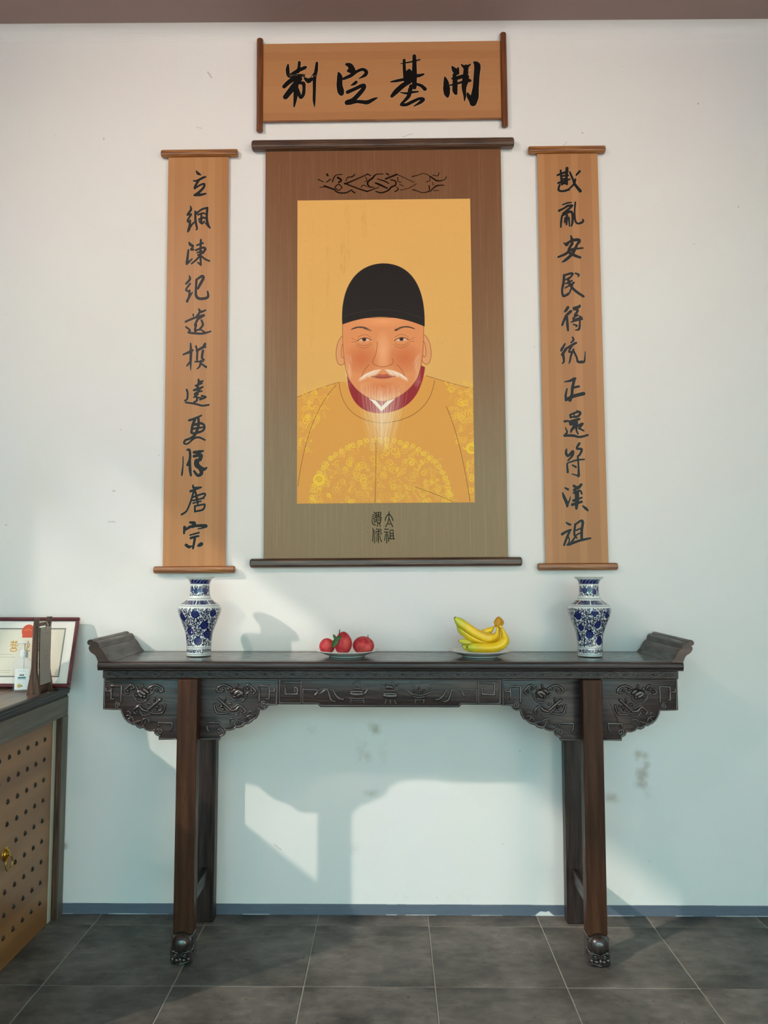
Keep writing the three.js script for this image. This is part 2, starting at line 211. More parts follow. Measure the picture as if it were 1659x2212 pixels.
const CARVED = {
  bracket_fret: '-4793,8971,74 -4800,9545,74 -4431,9545,74 -4429,9354,74 -4245,9354,65 -4235,9455,57;-4429,9354,74 -4426,9072,74 -4528,9072,49;-6637,7915,61 -6700,8005,69 -6703,8215,69 -6213,8216,69 -6211,8106,69',
  bat: '-6354,9371,86 -6295,9492,78 -6091,9583,78 -5926,9533,78 -5802,9453,78;-6344,9361,70 -6230,9321,61 -6129,9351,53;-6129,9412,90 -6119,9402,90;-5925,9452,90 -5915,9442,90;-6028,9452,41 -5984,9311,45 -5819,9221,53;-5800,9311,102 -5679,9412,123;-5676,9251,143 -5534,9342,184 -5431,9292,143 -5573,9171,123;-5589,9574,86 -5608,9463,66;-5383,9493,74 -5433,9403,61;-5818,9130,53 -5714,9010,53 -5529,8960,53 -5346,9050,53 -5256,9212,53;-5735,9070,45 -5550,9030,45 -5367,9111,45;-5685,9161,102 -5675,9155,102;-5409,9201,102 -5405,9195,102;-5280,9453,61 -5250,9554,70 -5159,9595,70 -5024,9474,70 -4931,9373,70 -4980,9272,57 -5083,9292,49;-5208,9453,86 -5202,9449,86;-5064,9373,86 -5057,9369,86;-5277,9252,45 -5165,9333,45',
  cloud: '-6267,9069,86 -6039,8868,94 -5832,8688,86;-6043,9100,78 -6041,8969,53;-5896,8909,61 -5835,8919,61 -5814,8869,53;-6448,8868,70 -6404,8687,70 -6321,8567,70 -6075,8547,61 -5932,8587,57;-6387,8888,53 -6323,8727,53 -6199,8647,53 -5994,8627,49;-6161,8808,102 -6155,8804,102;-6098,8697,94 -6092,8691,94;-6284,8848,74 -6278,8844,74;-5811,8648,86 -5627,8688,110 -5506,8809,82 -5362,8749,78 -5279,8628,69 -5370,8548,57;-5412,8628,82 -5406,8624,82;-5911,8527,49 -5645,8477,49 -5524,8618,49;-5812,8728,49 -5670,8789,49 -5548,8869,53 -5384,8809,49',
  vine: '-5845,8226,57 -5827,8347,65 -5704,8367,69 -5601,8287,69 -5589,8167,57;-5723,8247,53 -5639,8107,57 -5456,8107,57 -5294,8207,57;-5540,8297,69 -5294,8227,69 -5131,8228,61 -5009,8328,53;-5284,8278,57 -5235,8408,69 -5114,8488,69 -5021,8458,57;-5175,8528,57 -5115,8629,61 -5043,8599,49;-5093,8488,45 -5174,8408,49 -5091,8348,49',
  square_scroll: '-3483,9335,69 -3505,9453,69 -3431,9498,69 -3391,9440,74 -3389,9257,74 -3841,9243,74 -3845,9662,75 -3233,9663,75',
  hook: '-3159,9414,69 -2659,9415,69 -2659,9310,64 -2733,9211,101',
  ribbon: '-2645,9297,48 -2526,9284,43 -2367,9415,48 -2234,9442,48 -2075,9389,64 -1968,9207,90 -1834,9089,101 -1688,9063,96;-2619,9363,37 -2447,9454,43 -2341,9441,48 -2260,9363,74 -2206,9180,85 -2139,9036,96 -1993,8984,96;-2539,9310,32 -2393,9350,32 -2261,9428,32',
  teapot: '-1397,9338,106 -1198,9352,117 -999,9339,106;-1384,9260,159 -1198,9247,196 -1012,9260,159;-1304,9456,74 -1092,9456,74;-1198,9535,53 -1193,9529,53;-1331,9443,48 -1318,9639,53 -1199,9731,53 -1066,9666,53 -1026,9470,48;-972,9247,69 -879,9313,64 -813,9412,48;-1277,9168,53 -1118,9169,53;-1463,9103,64 -932,9104,64;-1409,9024,37 -958,9025,37;-1436,8933,58 -1404,9051,58;-932,8934,58 -964,9051,58',
  censer: '-179,9261,106 33,9283,122 245,9262,106;-166,9196,159 33,9183,223 232,9197,159;-325,9457,64 -153,9405,69 33,9387,74 219,9406,69 365,9458,64;-100,9484,117 7,9523,159 113,9471,117;126,9602,74 86,9707,48;-192,9575,80 -185,9570,80;219,9563,85 227,9558,85;325,9589,58 333,9584,58;-285,9601,53 -277,9596,53;-113,9602,69 -108,9596,69;299,9668,37 272,9589,37;-121,9040,53 -166,8922,58;28,9027,64 27,8922,64;165,9040,53 232,8923,58',
  basket: '511,9459,37 670,9380,64 802,9263,80 1040,9224,85 1279,9238,90 1491,9329,80 1730,9374,37;881,9172,64 1067,9138,90 1279,9172,64;869,9381,101 874,9375,101;935,9310,101 940,9305,101;1014,9394,95 1020,9389,95;1081,9465,95 1086,9459,95;1088,9300,101 1094,9295,101;1179,9337,101 1184,9331,101;1253,9399,95 1258,9394,95;763,9721,21 856,9603,69 948,9446,53;1127,9721,21 1089,9525,37;1665,9656,21 1506,9525,85 1386,9394,53;921,9054,58 1265,9055,58;934,8937,58 939,9054,58;1251,8937,58 1247,9055,58'
};

// ------------------------------------------------------------------ the setting
const rough = (m) => Object.assign({ roughness: 0.9 }, m);
const wallPaint = painted(2048, 2048, (c, W, H) => { // x -2.05..2.05, y 0..4.1 : 2 mm per pixel
  const X = (x) => (x + 2.05) / 4.1 * W, Y = (y) => H - y / 4.1 * H, R = random(7);
  c.fillStyle = 'rgb(226,223,218)'; c.fillRect(0, 0, W, H);
  for (let i = 0; i < 260; i++) { const x = R() * W, y = R() * H, r = 30 + R() * 120; c.fillStyle = `rgba(${R() < 0.5 ? '224,220,212' : '240,238,232'},0.05)`; c.beginPath(); c.ellipse(x, y, r, r * (0.4 + R()), R() * 3, 0, 7); c.fill(); }
  for (let i = 0; i < 70; i++) { c.fillStyle = `rgba(110,95,85,${0.2 + R() * 0.4})`; c.beginPath(); c.arc(R() * W, R() * H, 0.5 + R() * 1.2, 0, 7); c.fill(); }
  const crack = (pts, a = 0.35, w = 1.4) => { c.strokeStyle = `rgba(120,108,104,${a})`; c.lineWidth = w; c.lineJoin = 'round'; for (let i = 0; i < pts.length - 1; i++) { const [x0, y0] = pts[i], [x1, y1] = pts[i + 1]; c.beginPath(); c.moveTo(X(x0), Y(y0)); for (let t = 1; t <= 6; t++) c.lineTo(X(x0 + (x1 - x0) * t / 6) + (R() - 0.5) * 3, Y(y0 + (y1 - y0) * t / 6) + (R() - 0.5) * 3); c.stroke(); } };
  crack([[0.57, 2.93], [0.585, 2.96], [0.625, 2.965]]); crack([[0.50, 2.74], [0.545, 2.755], [0.60, 2.75], [0.628, 2.79]], 0.4); crack([[0.55, 2.745], [0.60, 2.715], [0.63, 2.72]], 0.3);
  crack([[0.90, 3.19], [0.935, 3.2], [0.96, 3.22]], 0.3); crack([[0.92, 3.06], [0.96, 3.075], [0.99, 3.06]], 0.4); crack([[0.895, 2.9], [0.9, 2.8], [0.91, 2.72]], 0.25); crack([[0.9, 2.63], [0.94, 2.64], [0.96, 2.62]], 0.25);
  crack([[-0.68, 2.86], [-0.64, 2.83]], 0.35); crack([[0.25, 3.25], [0.30, 3.265]], 0.3); crack([[-0.6, 3.55], [-0.58, 3.52]], 0.35, 3); crack([[-0.645, 3.3], [-0.62, 3.29]], 0.3);
  crack([[-0.97, 1.71], [-0.955, 1.712]], 0.4); crack([[-0.985, 1.58], [-0.955, 1.58]], 0.2, 3);
  crack([[0.985, 0.47], [0.985, 0.44], [0.98, 0.41]], 0.3, 2); crack([[0.985, 0.37], [0.965, 0.34], [0.975, 0.29]], 0.35, 2); crack([[-0.275, 0.275], [-0.245, 0.25]], 0.25, 2);
  const smudge = (x, y, w, h, n, a, col = '150,142,120') => { for (let i = 0; i < n; i++) { const px = X(x + (R() + R() - 1) * w), py = Y(y + (R() + R() - 1) * h), r = 1.5 + R() * 6; c.fillStyle = `rgba(${col},${a * 0.42 * (0.4 + R() * 0.6)})`; c.beginPath(); c.ellipse(px, py, r, r * (0.5 + R() * 1.6), R() * 3, 0, 7); c.fill(); } };
  smudge(0.135, 0.735, 0.028, 0.028, 70, 0.10); smudge(0.08, 0.645, 0.03, 0.05, 40, 0.07); smudge(0.105, 0.62, 0.015, 0.03, 30, 0.08); smudge(-0.475, 0.765, 0.012, 0.03, 30, 0.09); smudge(-0.13, 0.73, 0.04, 0.02, 22, 0.06);
  smudge(0.12, 0.475, 0.03, 0.008, 24, 0.09); smudge(0.17, 0.63, 0.015, 0.06, 24, 0.05); smudge(1.215, 0.54, 0.03, 0.045, 120, 0.11, '138,126,104'); smudge(1.235, 0.585, 0.012, 0.03, 30, 0.10, '138,126,104'); smudge(1.2, 0.63, 0.012, 0.025, 36, 0.09); smudge(1.23, 0.63, 0.02, 0.012, 30, 0.09); smudge(1.09, 0.46, 0.032, 0.02, 55, 0.10); smudge(1.235, 0.475, 0.02, 0.03, 26, 0.06);
  smudge(-1.13, 0.265, 0.014, 0.01, 26, 0.12, '110,105,95'); smudge(0.05, 0.25, 0.03, 0.02, 20, 0.03, '110,105,95'); smudge(-0.8, 1.03, 0.3, 0.03, 30, 0.03); smudge(1.05, 0.085, 0.2, 0.01, 40, 0.05); smudge(0.4, 0.07, 0.4, 0.01, 40, 0.04);
});
wallPaint.wrapS = wallPaint.wrapT = THREE.MirroredRepeatWrapping;
const plasterBump = noiseMap(512, 512, 31, 10, 10, 0.2, 0.8, 5);
const M = {};
M.wall = new THREE.MeshStandardMaterial({ map: wallPaint, roughness: 0.82, bumpMap: sized(plasterBump, 0.4 / 4.1, 0.4 / 4.1), bumpScale: 0.0012 });
M.cove = new THREE.MeshStandardMaterial({ color: new THREE.Color('rgb(224,221,216)'), roughness: 0.82 });
M.plain = new THREE.MeshStandardMaterial({ color: new THREE.Color(0xe6e2da), roughness: 0.9 });
{ // back wall; its uv run over x -2.05..2.05 and y 0..4.1
  const g = new THREE.BoxGeometry(6.6, 4.5, 0.24), p = g.attributes.position, uv = g.attributes.uv;
  for (let i = 0; i < p.count; i++) uv.setXY(i, (p.getX(i) + 0.1 + 2.05) / 4.1, (p.getY(i) + 2.25) / 4.1);
  structure('wall_back', g, M.wall, -0.1, 2.25, -0.12);
}
M.ceiling = new THREE.MeshStandardMaterial({ color: new THREE.Color(0x96807a), roughness: 0.9 });
structure('ceiling', new THREE.BoxGeometry(6.6, 0.2, 6.7), M.ceiling, -0.1, 3.838, 3.1);
{ // plaster cove where the back wall meets the ceiling
  const q = new THREE.Shape(); q.moveTo(0, 0.055); q.lineTo(0, 0); q.lineTo(0.0005, 0); for (let i = 0; i <= 14; i++) { const a = i / 14 * Math.PI / 2; q.lineTo(0.0005 + 0.05 * (1 - Math.cos(a)), 0.053 * Math.sin(a)); } q.lineTo(0.0505, 0.055); q.closePath();
  structure('trim_1', toCreasedNormals(placed(new THREE.ExtrudeGeometry(q, { depth: 6.2, bevelEnabled: false }), 3.1, 0, 0, 0, -Math.PI / 2, 0), 0.5), M.cove, 0, 3.685, 0);
}
structure('trim_2', box(6.2, 0.1, 0.12, 0.005), M.ceiling, 0, 3.7, 1.2);                           // a ceiling joist
structure('wall_right', new THREE.BoxGeometry(0.24, 4.5, 6.7), M.plain, 3.1, 2.25, 3.1);
// left side: two bays glazed with grey glass, the wide one darker
structure('wall_left', merged([placed(new THREE.BoxGeometry(0.24, 4.5, 0.62), 0, 2.25, 0.31), placed(new THREE.BoxGeometry(0.24, 4.5, 1.5), 0, 2.25, 5.7), placed(new THREE.BoxGeometry(0.24, 0.55, 4.4), 0, 3.725, 2.8), placed(new THREE.BoxGeometry(0.24, 0.5, 0.6), 0, 3.2, 0.9)]), M.plain, -3.2, 0, 0);
structure('window_1', new THREE.BoxGeometry(0.012, 3.45, 3.75), new THREE.MeshPhysicalMaterial({ color: new THREE.Color().setRGB(0.27, 0.27, 0.27), roughness: 0, transmission: 1, thickness: 0, ior: 1.5 }), -3.2, 1.725, 3.075);
structure('window_2', new THREE.BoxGeometry(0.012, 2.95, 0.58), new THREE.MeshPhysicalMaterial({ color: new THREE.Color().setRGB(0.11, 0.11, 0.11), roughness: 0, transmission: 1, thickness: 0, ior: 1.5 }), -3.2, 1.475, 0.91);
structure('wall_front', merged([placed(new THREE.BoxGeometry(0.5, 4.5, 0.24), -3.05, 2.25, 0), placed(new THREE.BoxGeometry(0.5, 4.5, 0.24), 2.95, 2.25, 0), placed(new THREE.BoxGeometry(5.6, 1.2, 0.24), -0.05, 3.9, 0)]), M.plain, 0, 0, 6.45);

// floor: square grey stone tiles on a mortar bed, joints left open
const tileMaps = [0, 1, 2, 3].map((k) => computed(384, 384, (u, v, o) => {
  const a = fbm(u, v, 100 + k * 13, 3, 4, 5), b = fbm(u, v, 140 + k * 13, 14, 18, 3), s = vnoise(u * 70, v * 70, 170 + k, 70, 70), st = fbm(u, v, 190 + k * 7, 5, 24, 4);
  let q = 86 + (a - 0.5) * 62 + (b - 0.5) * 26 + (st > 0.62 ? 8 : 0); if (s > 0.93) q -= 22; if (s < 0.03) q += 18; if (k === 1 && a < 0.45) q -= (0.45 - a) * 90;
  o[0] = clamp255(q * 1.07); o[1] = clamp255(q); o[2] = clamp255(q * 0.92);
}));
const tileRough = noiseMap(256, 256, 61, 5, 5, 0.42, 0.75, 4), tileBump = noiseMap(256, 256, 67, 8, 8, 0, 1, 5);
const tileMats = tileMaps.map((t) => new THREE.MeshStandardMaterial({ map: t, roughness: 1, roughnessMap: tileRough, bumpMap: tileBump, bumpScale: 0.0012 }));
M.mortar = new THREE.MeshStandardMaterial({ color: new THREE.Color(0xa8a294), roughness: 0.95 });
const floor = structure('floor', new THREE.BoxGeometry(6.6, 0.1, 6.7), M.mortar, -0.1, -0.0525, 3.1);
{
  const S = 0.437, R = random(11), cut = (w, d) => { const g = new RoundedBoxGeometry(w, 0.024, d, 1, 0.0025), p = g.attributes.position, uv = g.attributes.uv; for (let i = 0; i < p.count; i++) uv.setXY(i, p.getX(i) / S + 0.5, p.getZ(i) / S + 0.5); return g; };
  const full = cut(S - 0.004, S - 0.004), first = cut(S - 0.004, 0.097 - 0.004);
  for (let j = 0; j < 15; j++) for (let i = -7; i < 7; i++) {
    const x = 0.145 + 0.437 * i + S / 2; if (x < -3.2 || x > 3.1) continue;
    const z = j ? 0.097 + (j - 0.5) * S : 0.049; let k = Math.floor(R() * 4); if (j === 2 && (i === -1 || i === 2)) k = 1;
    part('tile', j ? full : first, tileMats[k], floor, x + 0.1, 0.0525 - 0.012 + (R() - 0.5) * 0.0014, z - 3.1).rotation.y = j ? Math.floor(R() * 2) * Math.PI : 0;
  }
}
// painted skirting with a chipped patch
M.skirting = new THREE.MeshStandardMaterial({ roughness: 0.5, map: painted(2048, 32, (c, W, H) => {
  const R = random(5); c.fillStyle = 'rgb(92,102,116)'; c.fillRect(0, 0, W, H);
  for (let i = 0; i < 300; i++) { c.fillStyle = `rgba(${R() < 0.5 ? '74,84,98' : '112,120,130'},0.18)`; c.fillRect(R() * W, R() * H, 4 + R() * 40, 1 + R() * 5); }
  for (let i = 0; i < 46; i++) { c.fillStyle = `rgba(214,212,206,${0.4 + R() * 0.5})`; c.fillRect(R() * W, H - 1.5 - R(), 6 + R() * 44, 2.5); }
  const x = (0.612 + 3.1) / 6.2 * W; c.fillStyle = 'rgb(222,222,220)'; c.beginPath(); c.moveTo(x - 13, H); c.lineTo(x - 9, H - 8); c.lineTo(x - 5, H - 14); c.lineTo(x + 2, H - 12); c.lineTo(x + 6, H - 15); c.lineTo(x + 9, H - 8); c.lineTo(x + 14, H); c.fill();
}) });
M.skirting.map.wrapT = THREE.ClampToEdgeWrapping;
{ const g = new THREE.BoxGeometry(6.2, 0.041, 0.005), p = g.attributes.position, uv = g.attributes.uv; for (let i = 0; i < p.count; i++) uv.setXY(i, p.getX(i) / 6.2 + 0.5, p.getY(i) / 0.041 + 0.5); structure('baseboard_back', g, M.skirting, 0, 0.0205, 0.0025); }

// outside the open bays: pale paving and a clipped hedge across the court
structure('courtyard_paving', new THREE.BoxGeometry(60, 0.1, 60), new THREE.MeshStandardMaterial({ color: new THREE.Color().setRGB(0.64, 0.47, 0.5), roughness: 0.95 }), 0, -0.16, 20);
{
  const leafMat = new THREE.MeshStandardMaterial({ roughness: 0.8, map: computed(256, 256, (u, v, o) => { const k = fbm(u, v, 300, 24, 24, 3); const c = mix([70, 112, 50], [150, 192, 104], k); o[0] = c[0]; o[1] = c[1]; o[2] = c[2]; }) });
  const g = new THREE.SphereGeometry(1, 24, 16), p = g.attributes.position; for (let i = 0; i < p.count; i++) { const k = 1 + 0.16 * (vnoise(p.getX(i) * 3 + 9, p.getY(i) * 3 + 9, 5, 64, 64) - 0.5); p.setXYZ(i, p.getX(i) * k * 1.3, p.getY(i) * k * 1.3, p.getZ(i) * k); } g.computeVertexNormals();
  const where = ['far left end', 'left of the middle', 'middle', 'right of the middle', 'far right end'];
  where.forEach((w, i) => { const t = thing('clipped_bush', `round clipped green bush across the court, ${w} of the row`, 'bush', [(i - 2) * 4.4 - 4, -0.1, 13.5], 'bushes across the court'); part('foliage', g, leafMat, t, 0, 1.75, 0).scale.set(1.35, 1.6, 1.2); part('trunk', new THREE.CylinderGeometry(0.09, 0.13, 0.5, 10), M.ceiling, t, 0, 0.25, 0); });
}

// the ceiling spotlights themselves, just behind their lights
{
  const can = new THREE.MeshStandardMaterial({ color: new THREE.Color(0xd8d4cc), roughness: 0.5 }), lens = new THREE.MeshStandardMaterial({ color: 0x222222, emissive: new THREE.Color(1, 0.9, 0.92), emissiveIntensity: 2 });
  spots.forEach((l, i) => {
    const t = thing('ceiling_spotlight', `white ceiling spotlight aimed at the scrolls from the ${i ? 'right' : 'left'} side of the room`, 'spotlight', [l.position.x, 3.52, 3.0]);
    const h = new THREE.Group(); h.lookAt(l.target.position.clone().sub(l.position)); const put = (g) => g.applyQuaternion(h.quaternion);
    part('housing', put(placed(new THREE.CylinderGeometry(0.055, 0.05, 0.14, 24, 1, true), 0, 0, -0.085, Math.PI / 2, 0, 0)), can, t); part('lens', put(placed(new THREE.CylinderGeometry(0.04, 0.04, 0.006, 24), 0, 0, -0.03, Math.PI / 2, 0, 0)), lens, t);
    part('stem', new THREE.CylinderGeometry(0.01, 0.01, 0.2, 10), can, t, 0, 0.14, 0.08);
  });
}

{ // leafy tree outside the left bays; its crown breaks up the upper edge of the sunlight
  const t = thing('leafy_tree', 'tall leafy tree standing outside the glazed left bays', 'tree', [-11.6, -0.1, 6.6]), R = random(23);
  const bark = new THREE.MeshStandardMaterial({ color: new THREE.Color(0x5a4a3a), roughness: 0.9 });
  part('trunk', placed(new THREE.CylinderGeometry(0.12, 0.2, 9, 12), 0, 4.5, 0), bark, t);
  const lg = new THREE.CircleGeometry(0.075, 6); lg.scale(0.62, 1, 1);
  const n = 5200, im = shade(new THREE.InstancedMesh(lg, new THREE.MeshStandardMaterial({ color: new THREE.Color(0x5d8a3c), roughness: 0.7, side: THREE.DoubleSide }), n)); im.name = 'foliage'; im.userData.kind = 'stuff';
  const m = new THREE.Matrix4(), q = new THREE.Quaternion(), e = new THREE.Euler();
  for (let i = 0; i < n; i++) { const x = -2.6 + R() * 4.6, y = 1.3 + Math.sqrt(R()) * 2.55, d = 10 + R() * 4; q.setFromEuler(e.set(R() * 6, R() * 6, R() * 6)); m.compose(new THREE.Vector3(x - 0.693 * d + 11.6, y + 0.527 * d + 0.1, 0.489 * d - 6.6), q, new THREE.Vector3(1, 1, 1)); im.setMatrixAt(i, m); }
  t.add(im);
}

// ------------------------------------------------------------------ hanging scrolls
const rollerMap = wood(512, 128, [176, 116, 54], [112, 64, 24], 21, 3, 22), darkRollerMap = wood(512, 128, [104, 72, 50], [54, 34, 23], 27, 3, 26);
M.roller = new THREE.MeshPhysicalMaterial({ map: sized(rollerMap, 0.3, 0.11), roughness: 0.42, clearcoat: 0.35, clearcoatRoughness: 0.3 });
M.redRoller = new THREE.MeshPhysicalMaterial({ map: sized(rollerMap, 0.3, 0.11), color: new THREE.Color(0.58, 0.42, 0.34), roughness: 0.45, clearcoat: 0.3, clearcoatRoughness: 0.35 });
M.darkRoller = new THREE.MeshPhysicalMaterial({ map: sized(darkRollerMap, 0.4, 0.13), roughness: 0.42, clearcoat: 0.3, clearcoatRoughness: 0.3 });
function rod(len, r) { // along x, edges eased
  const q = [[0.0001, -len / 2], [r * 0.8, -len / 2], [r, -len / 2 + r * 0.22], [r, -len / 6], [r, len / 6], [r, len / 2 - r * 0.22], [r * 0.8, len / 2], [0.0001, len / 2]].map(([a, b]) => new THREE.Vector2(a, b));
  const g = toCreasedNormals(new THREE.LatheGeometry(q, 28), 0.7), uv = g.attributes.uv, p = g.attributes.position;
  for (let i = 0; i < uv.count; i++) uv.setXY(i, p.getY(i), uv.getX(i) * r * 6.283);
  return placed(g, 0, 0, 0, 0, 0, -Math.PI / 2);
}
function slats(c, W, H, along, seed, base) { // thin wood veneer strips with fine grain
  const R = random(seed); c.fillStyle = `rgb(${base})`; c.fillRect(0, 0, W, H);
  const n = 9, L = along === 'y' ? W : H;
  for (let i = 0; i < n; i++) { const k = (R() - 0.5) * 2; c.fillStyle = k > 0 ? `rgba(206,160,112,${k * 0.22})` : `rgba(140,92,58,${-k * 0.2})`; along === 'y' ? c.fillRect(i * L / n, 0, L / n, H) : c.fillRect(0, i * L / n, W, L / n); }
  for (let i = 0; i < 900; i++) { const a = R() * L, s = R() * (along === 'y' ? H : W), l = 60 + R() * 500; c.fillStyle = `rgba(${R() < 0.5 ? '128,84,50' : '208,164,118'},${0.03 + R() * 0.07})`; along === 'y' ? c.fillRect(a, s, 0.8 + R() * 1.4, l) : c.fillRect(s, a, l, 0.8 + R() * 1.4); }
}
const INK = 'rgb(9,6,6)', HALO = 'rgba(222,186,146,0.8)';
function letters(c, list, X, Y, k, halo = 1.6) { for (const [col, g] of [[HALO, halo + 1.1], [INK, 1.1]]) { c.fillStyle = col; for (const s of list) ink(c, s, X, Y, k, g); } }
function coupletScroll(name, label, list, [x, y], turn, w, h, seed, rollers) {
  const t = thing(name, label, 'scroll', [x, y, 0]); t.rotation.z = turn;
  const W = 512, H = 2048, kx = W / (w * 1000);
  const map = painted(W, H, (c) => { c.save(); slats(c, W, H, 'y', seed, '174,122,77'); c.restore(); c.save(); c.scale(1, H / (h * 1000 * kx)); letters(c, list, W / 2, h / 2 * 0 + 0, kx); c.restore(); });
  const sheet = new THREE.MeshPhysicalMaterial({ map, roughness: 0.42, specularIntensity: 0.55 });
  part('sheet', sheetUV(new THREE.BoxGeometry(w, h, 0.006), w, h), sheet, t, 0, -h / 2, 0.015, 'tan wood-veneer sheet with black brush lettering');
  part('roller', rod(...rollers[0]), M.roller, t, rollers[0][2], 0.006, 0.018); part('roller', rod(...rollers[1]), M.roller, t, rollers[1][2], -h - 0.013, 0.018);
  return t;
}
coupletScroll('couplet_scroll', 'tall narrow tan scroll of eleven black brush characters, hung at left of the portrait', LEFT_STROKES, [-0.828, 3.162], 0.0073, 0.26, 1.768, 41, [[0.329, 0.0165, 0.005], [0.335, 0.015, 0.002]]);
coupletScroll('couplet_scroll', 'tall narrow tan scroll of eleven black brush characters, hung at right of the portrait', RIGHT_STROKES, [0.7565, 3.1695], 0.0054, 0.2575, 1.763, 43, [[0.328, 0.0165, -0.003], [0.327, 0.015, 0.001]]);
{
  const t = thing('banner_scroll', 'wide short tan scroll of four large black brush characters, at the top above the portrait', 'scroll', [-0.0405, 3.666, 0]); t.rotation.z = 0.0078;
  const w = 1.03, h = 0.352, W = 2048, H = 700, k = W / 1030;
  const map = painted(W, H, (c) => { slats(c, W, H, 'x', 47, '174,122,79'); letters(c, TOP_STROKES, W / 2, 0, k, 2);
    c.strokeStyle = 'rgba(226,200,164,0.85)'; c.lineWidth = 2; for (const [a, b, d, e] of [[-403, 142, -364, 144], [-400, 152, -385, 144], [-342, 146, -282, 148], [452 - 80, 135, 452 - 60, 128], [370, 150, 387, 152]]) { c.beginPath(); c.moveTo(W / 2 + a * k, b * k); c.lineTo(W / 2 + d * k, e * k); c.stroke(); } });
  part('sheet', sheetUV(new THREE.BoxGeometry(w, h, 0.006), w, h), new THREE.MeshPhysicalMaterial({ map, roughness: 0.42, specularIntensity: 0.45 }), t, 0, -h / 2, 0.015, 'tan wood-veneer sheet with four black brush characters');
  part('batten', metreUV(new RoundedBoxGeometry(w, 0.006, 0.009, 2, 0.002)), M.roller, t, 0, -h + 0.001, 0.015);
  for (const [x, y, l] of [[-0.528, -0.188, 0.418], [0.528, -0.178, 0.421]]) part('roller', placed(rod(l, 0.0142), 0, 0, 0, 0, 0, Math.PI / 2), M.redRoller, t, x, y, 0.018);
}
{ // the portrait: satin mount, painted panel, two heavy rollers. The painting is a plain generic elder in a cap and yellow robe.
  const t = thing('portrait_scroll', 'large hanging scroll of a painted elder in black cap and yellow robe, brown mount', 'scroll', [-0.034, 3.18, 0]); t.rotation.z = 0.0066;
  const w = 1.01, h = 1.75, W = 1180, H = 2044, k = W / 1010;
  const mount = painted(W, H, (c) => {
    const R = random(51); c.fillStyle = 'rgb(118,76,50)'; c.fillRect(0, 0, W, H);
    for (let i = 0; i < 5200; i++) { c.fillStyle = `rgba(${R() < 0.5 ? '96,66,50' : '172,136,110'},${0.05 + R() * 0.12})`; c.fillRect(R() * W, R() * H - 150, 0.8 + R() * 1.6, 60 + R() * 360); }
    for (let i = 0; i < 160; i++) { c.fillStyle = `rgba(60,42,32,${0.15 + R() * 0.25})`; c.beginPath(); c.ellipse(R() * W, H - Math.pow(R(), 2.2) * H * 0.35, 0.6 + R() * 3, 0.6 + R() * 1.6, R() * 3, 0, 7); c.fill(); }
    c.fillStyle = 'rgb(30,18,14)'; for (const s of ORNAMENT_STROKES) ink(c, s, W / 2, 0, k / 2, 0.2);
    c.fillStyle = 'rgb(18,14,10)'; for (const s of CAPTION_STROKES) ink(c, s, W / 2, 0, k / 2, 0.25);
    for (const [x, y] of [[-73, 1625], [-75, 1640]]) { c.beginPath(); c.arc(W / 2 + x * k, y * k, 2, 0, 7); c.fill(); }
  });
  const satin = painted(W, H, (c) => { // the ink is matte, the satin glossy
    c.fillStyle = 'rgba(255,255,255,1)'; c.fillRect(0, 0, W, H); c.globalCompositeOperation = 'destination-out'; c.fillStyle = 'rgba(0,0,0,0.75)';
    for (const s of ORNAMENT_STROKES) ink(c, s, W / 2, 0, k / 2, 0.2); for (const s of CAPTION_STROKES) ink(c, s, W / 2, 0, k / 2, 0.25);
  }, false);
  part('mount', sheetUV(new THREE.BoxGeometry(w, h, 0.006), w, h), new THREE.MeshPhysicalMaterial({ map: mount, specularIntensityMap: satin, roughness: 0.34, specularIntensity: 1, specularColor: new THREE.Color(1, 0.92, 0.62), ior: 1.66 }), t, 0, -h / 2, 0.015, 'brown satin mount with a black scroll ornament and a small caption');
  const pw = 0.738, ph = 1.302;
  const pic = painted(1024, 1806, (c, W2, H2) => { c.scale(W2 / 376, H2 / 656); paintElder(c); });
  part('painting', sheetUV(new THREE.BoxGeometry(pw, ph, 0.0024), pw, ph), new THREE.MeshPhysicalMaterial({ map: pic, roughness: 0.5, specularIntensity: 0.4 }), t, 0.002, -0.2215 - ph / 2, 0.0188, 'painted panel of an elder in a black cap and yellow robe');
  part('roller', rod(1.122, 0.0225), M.darkRoller, t, -0.001, 0.021, 0.024, 'thick dark brown roller'); part('roller', rod(1.118, 0.019), M.darkRoller, t, 0.0, -h - 0.019, 0.022, 'thick dark brown roller');
}
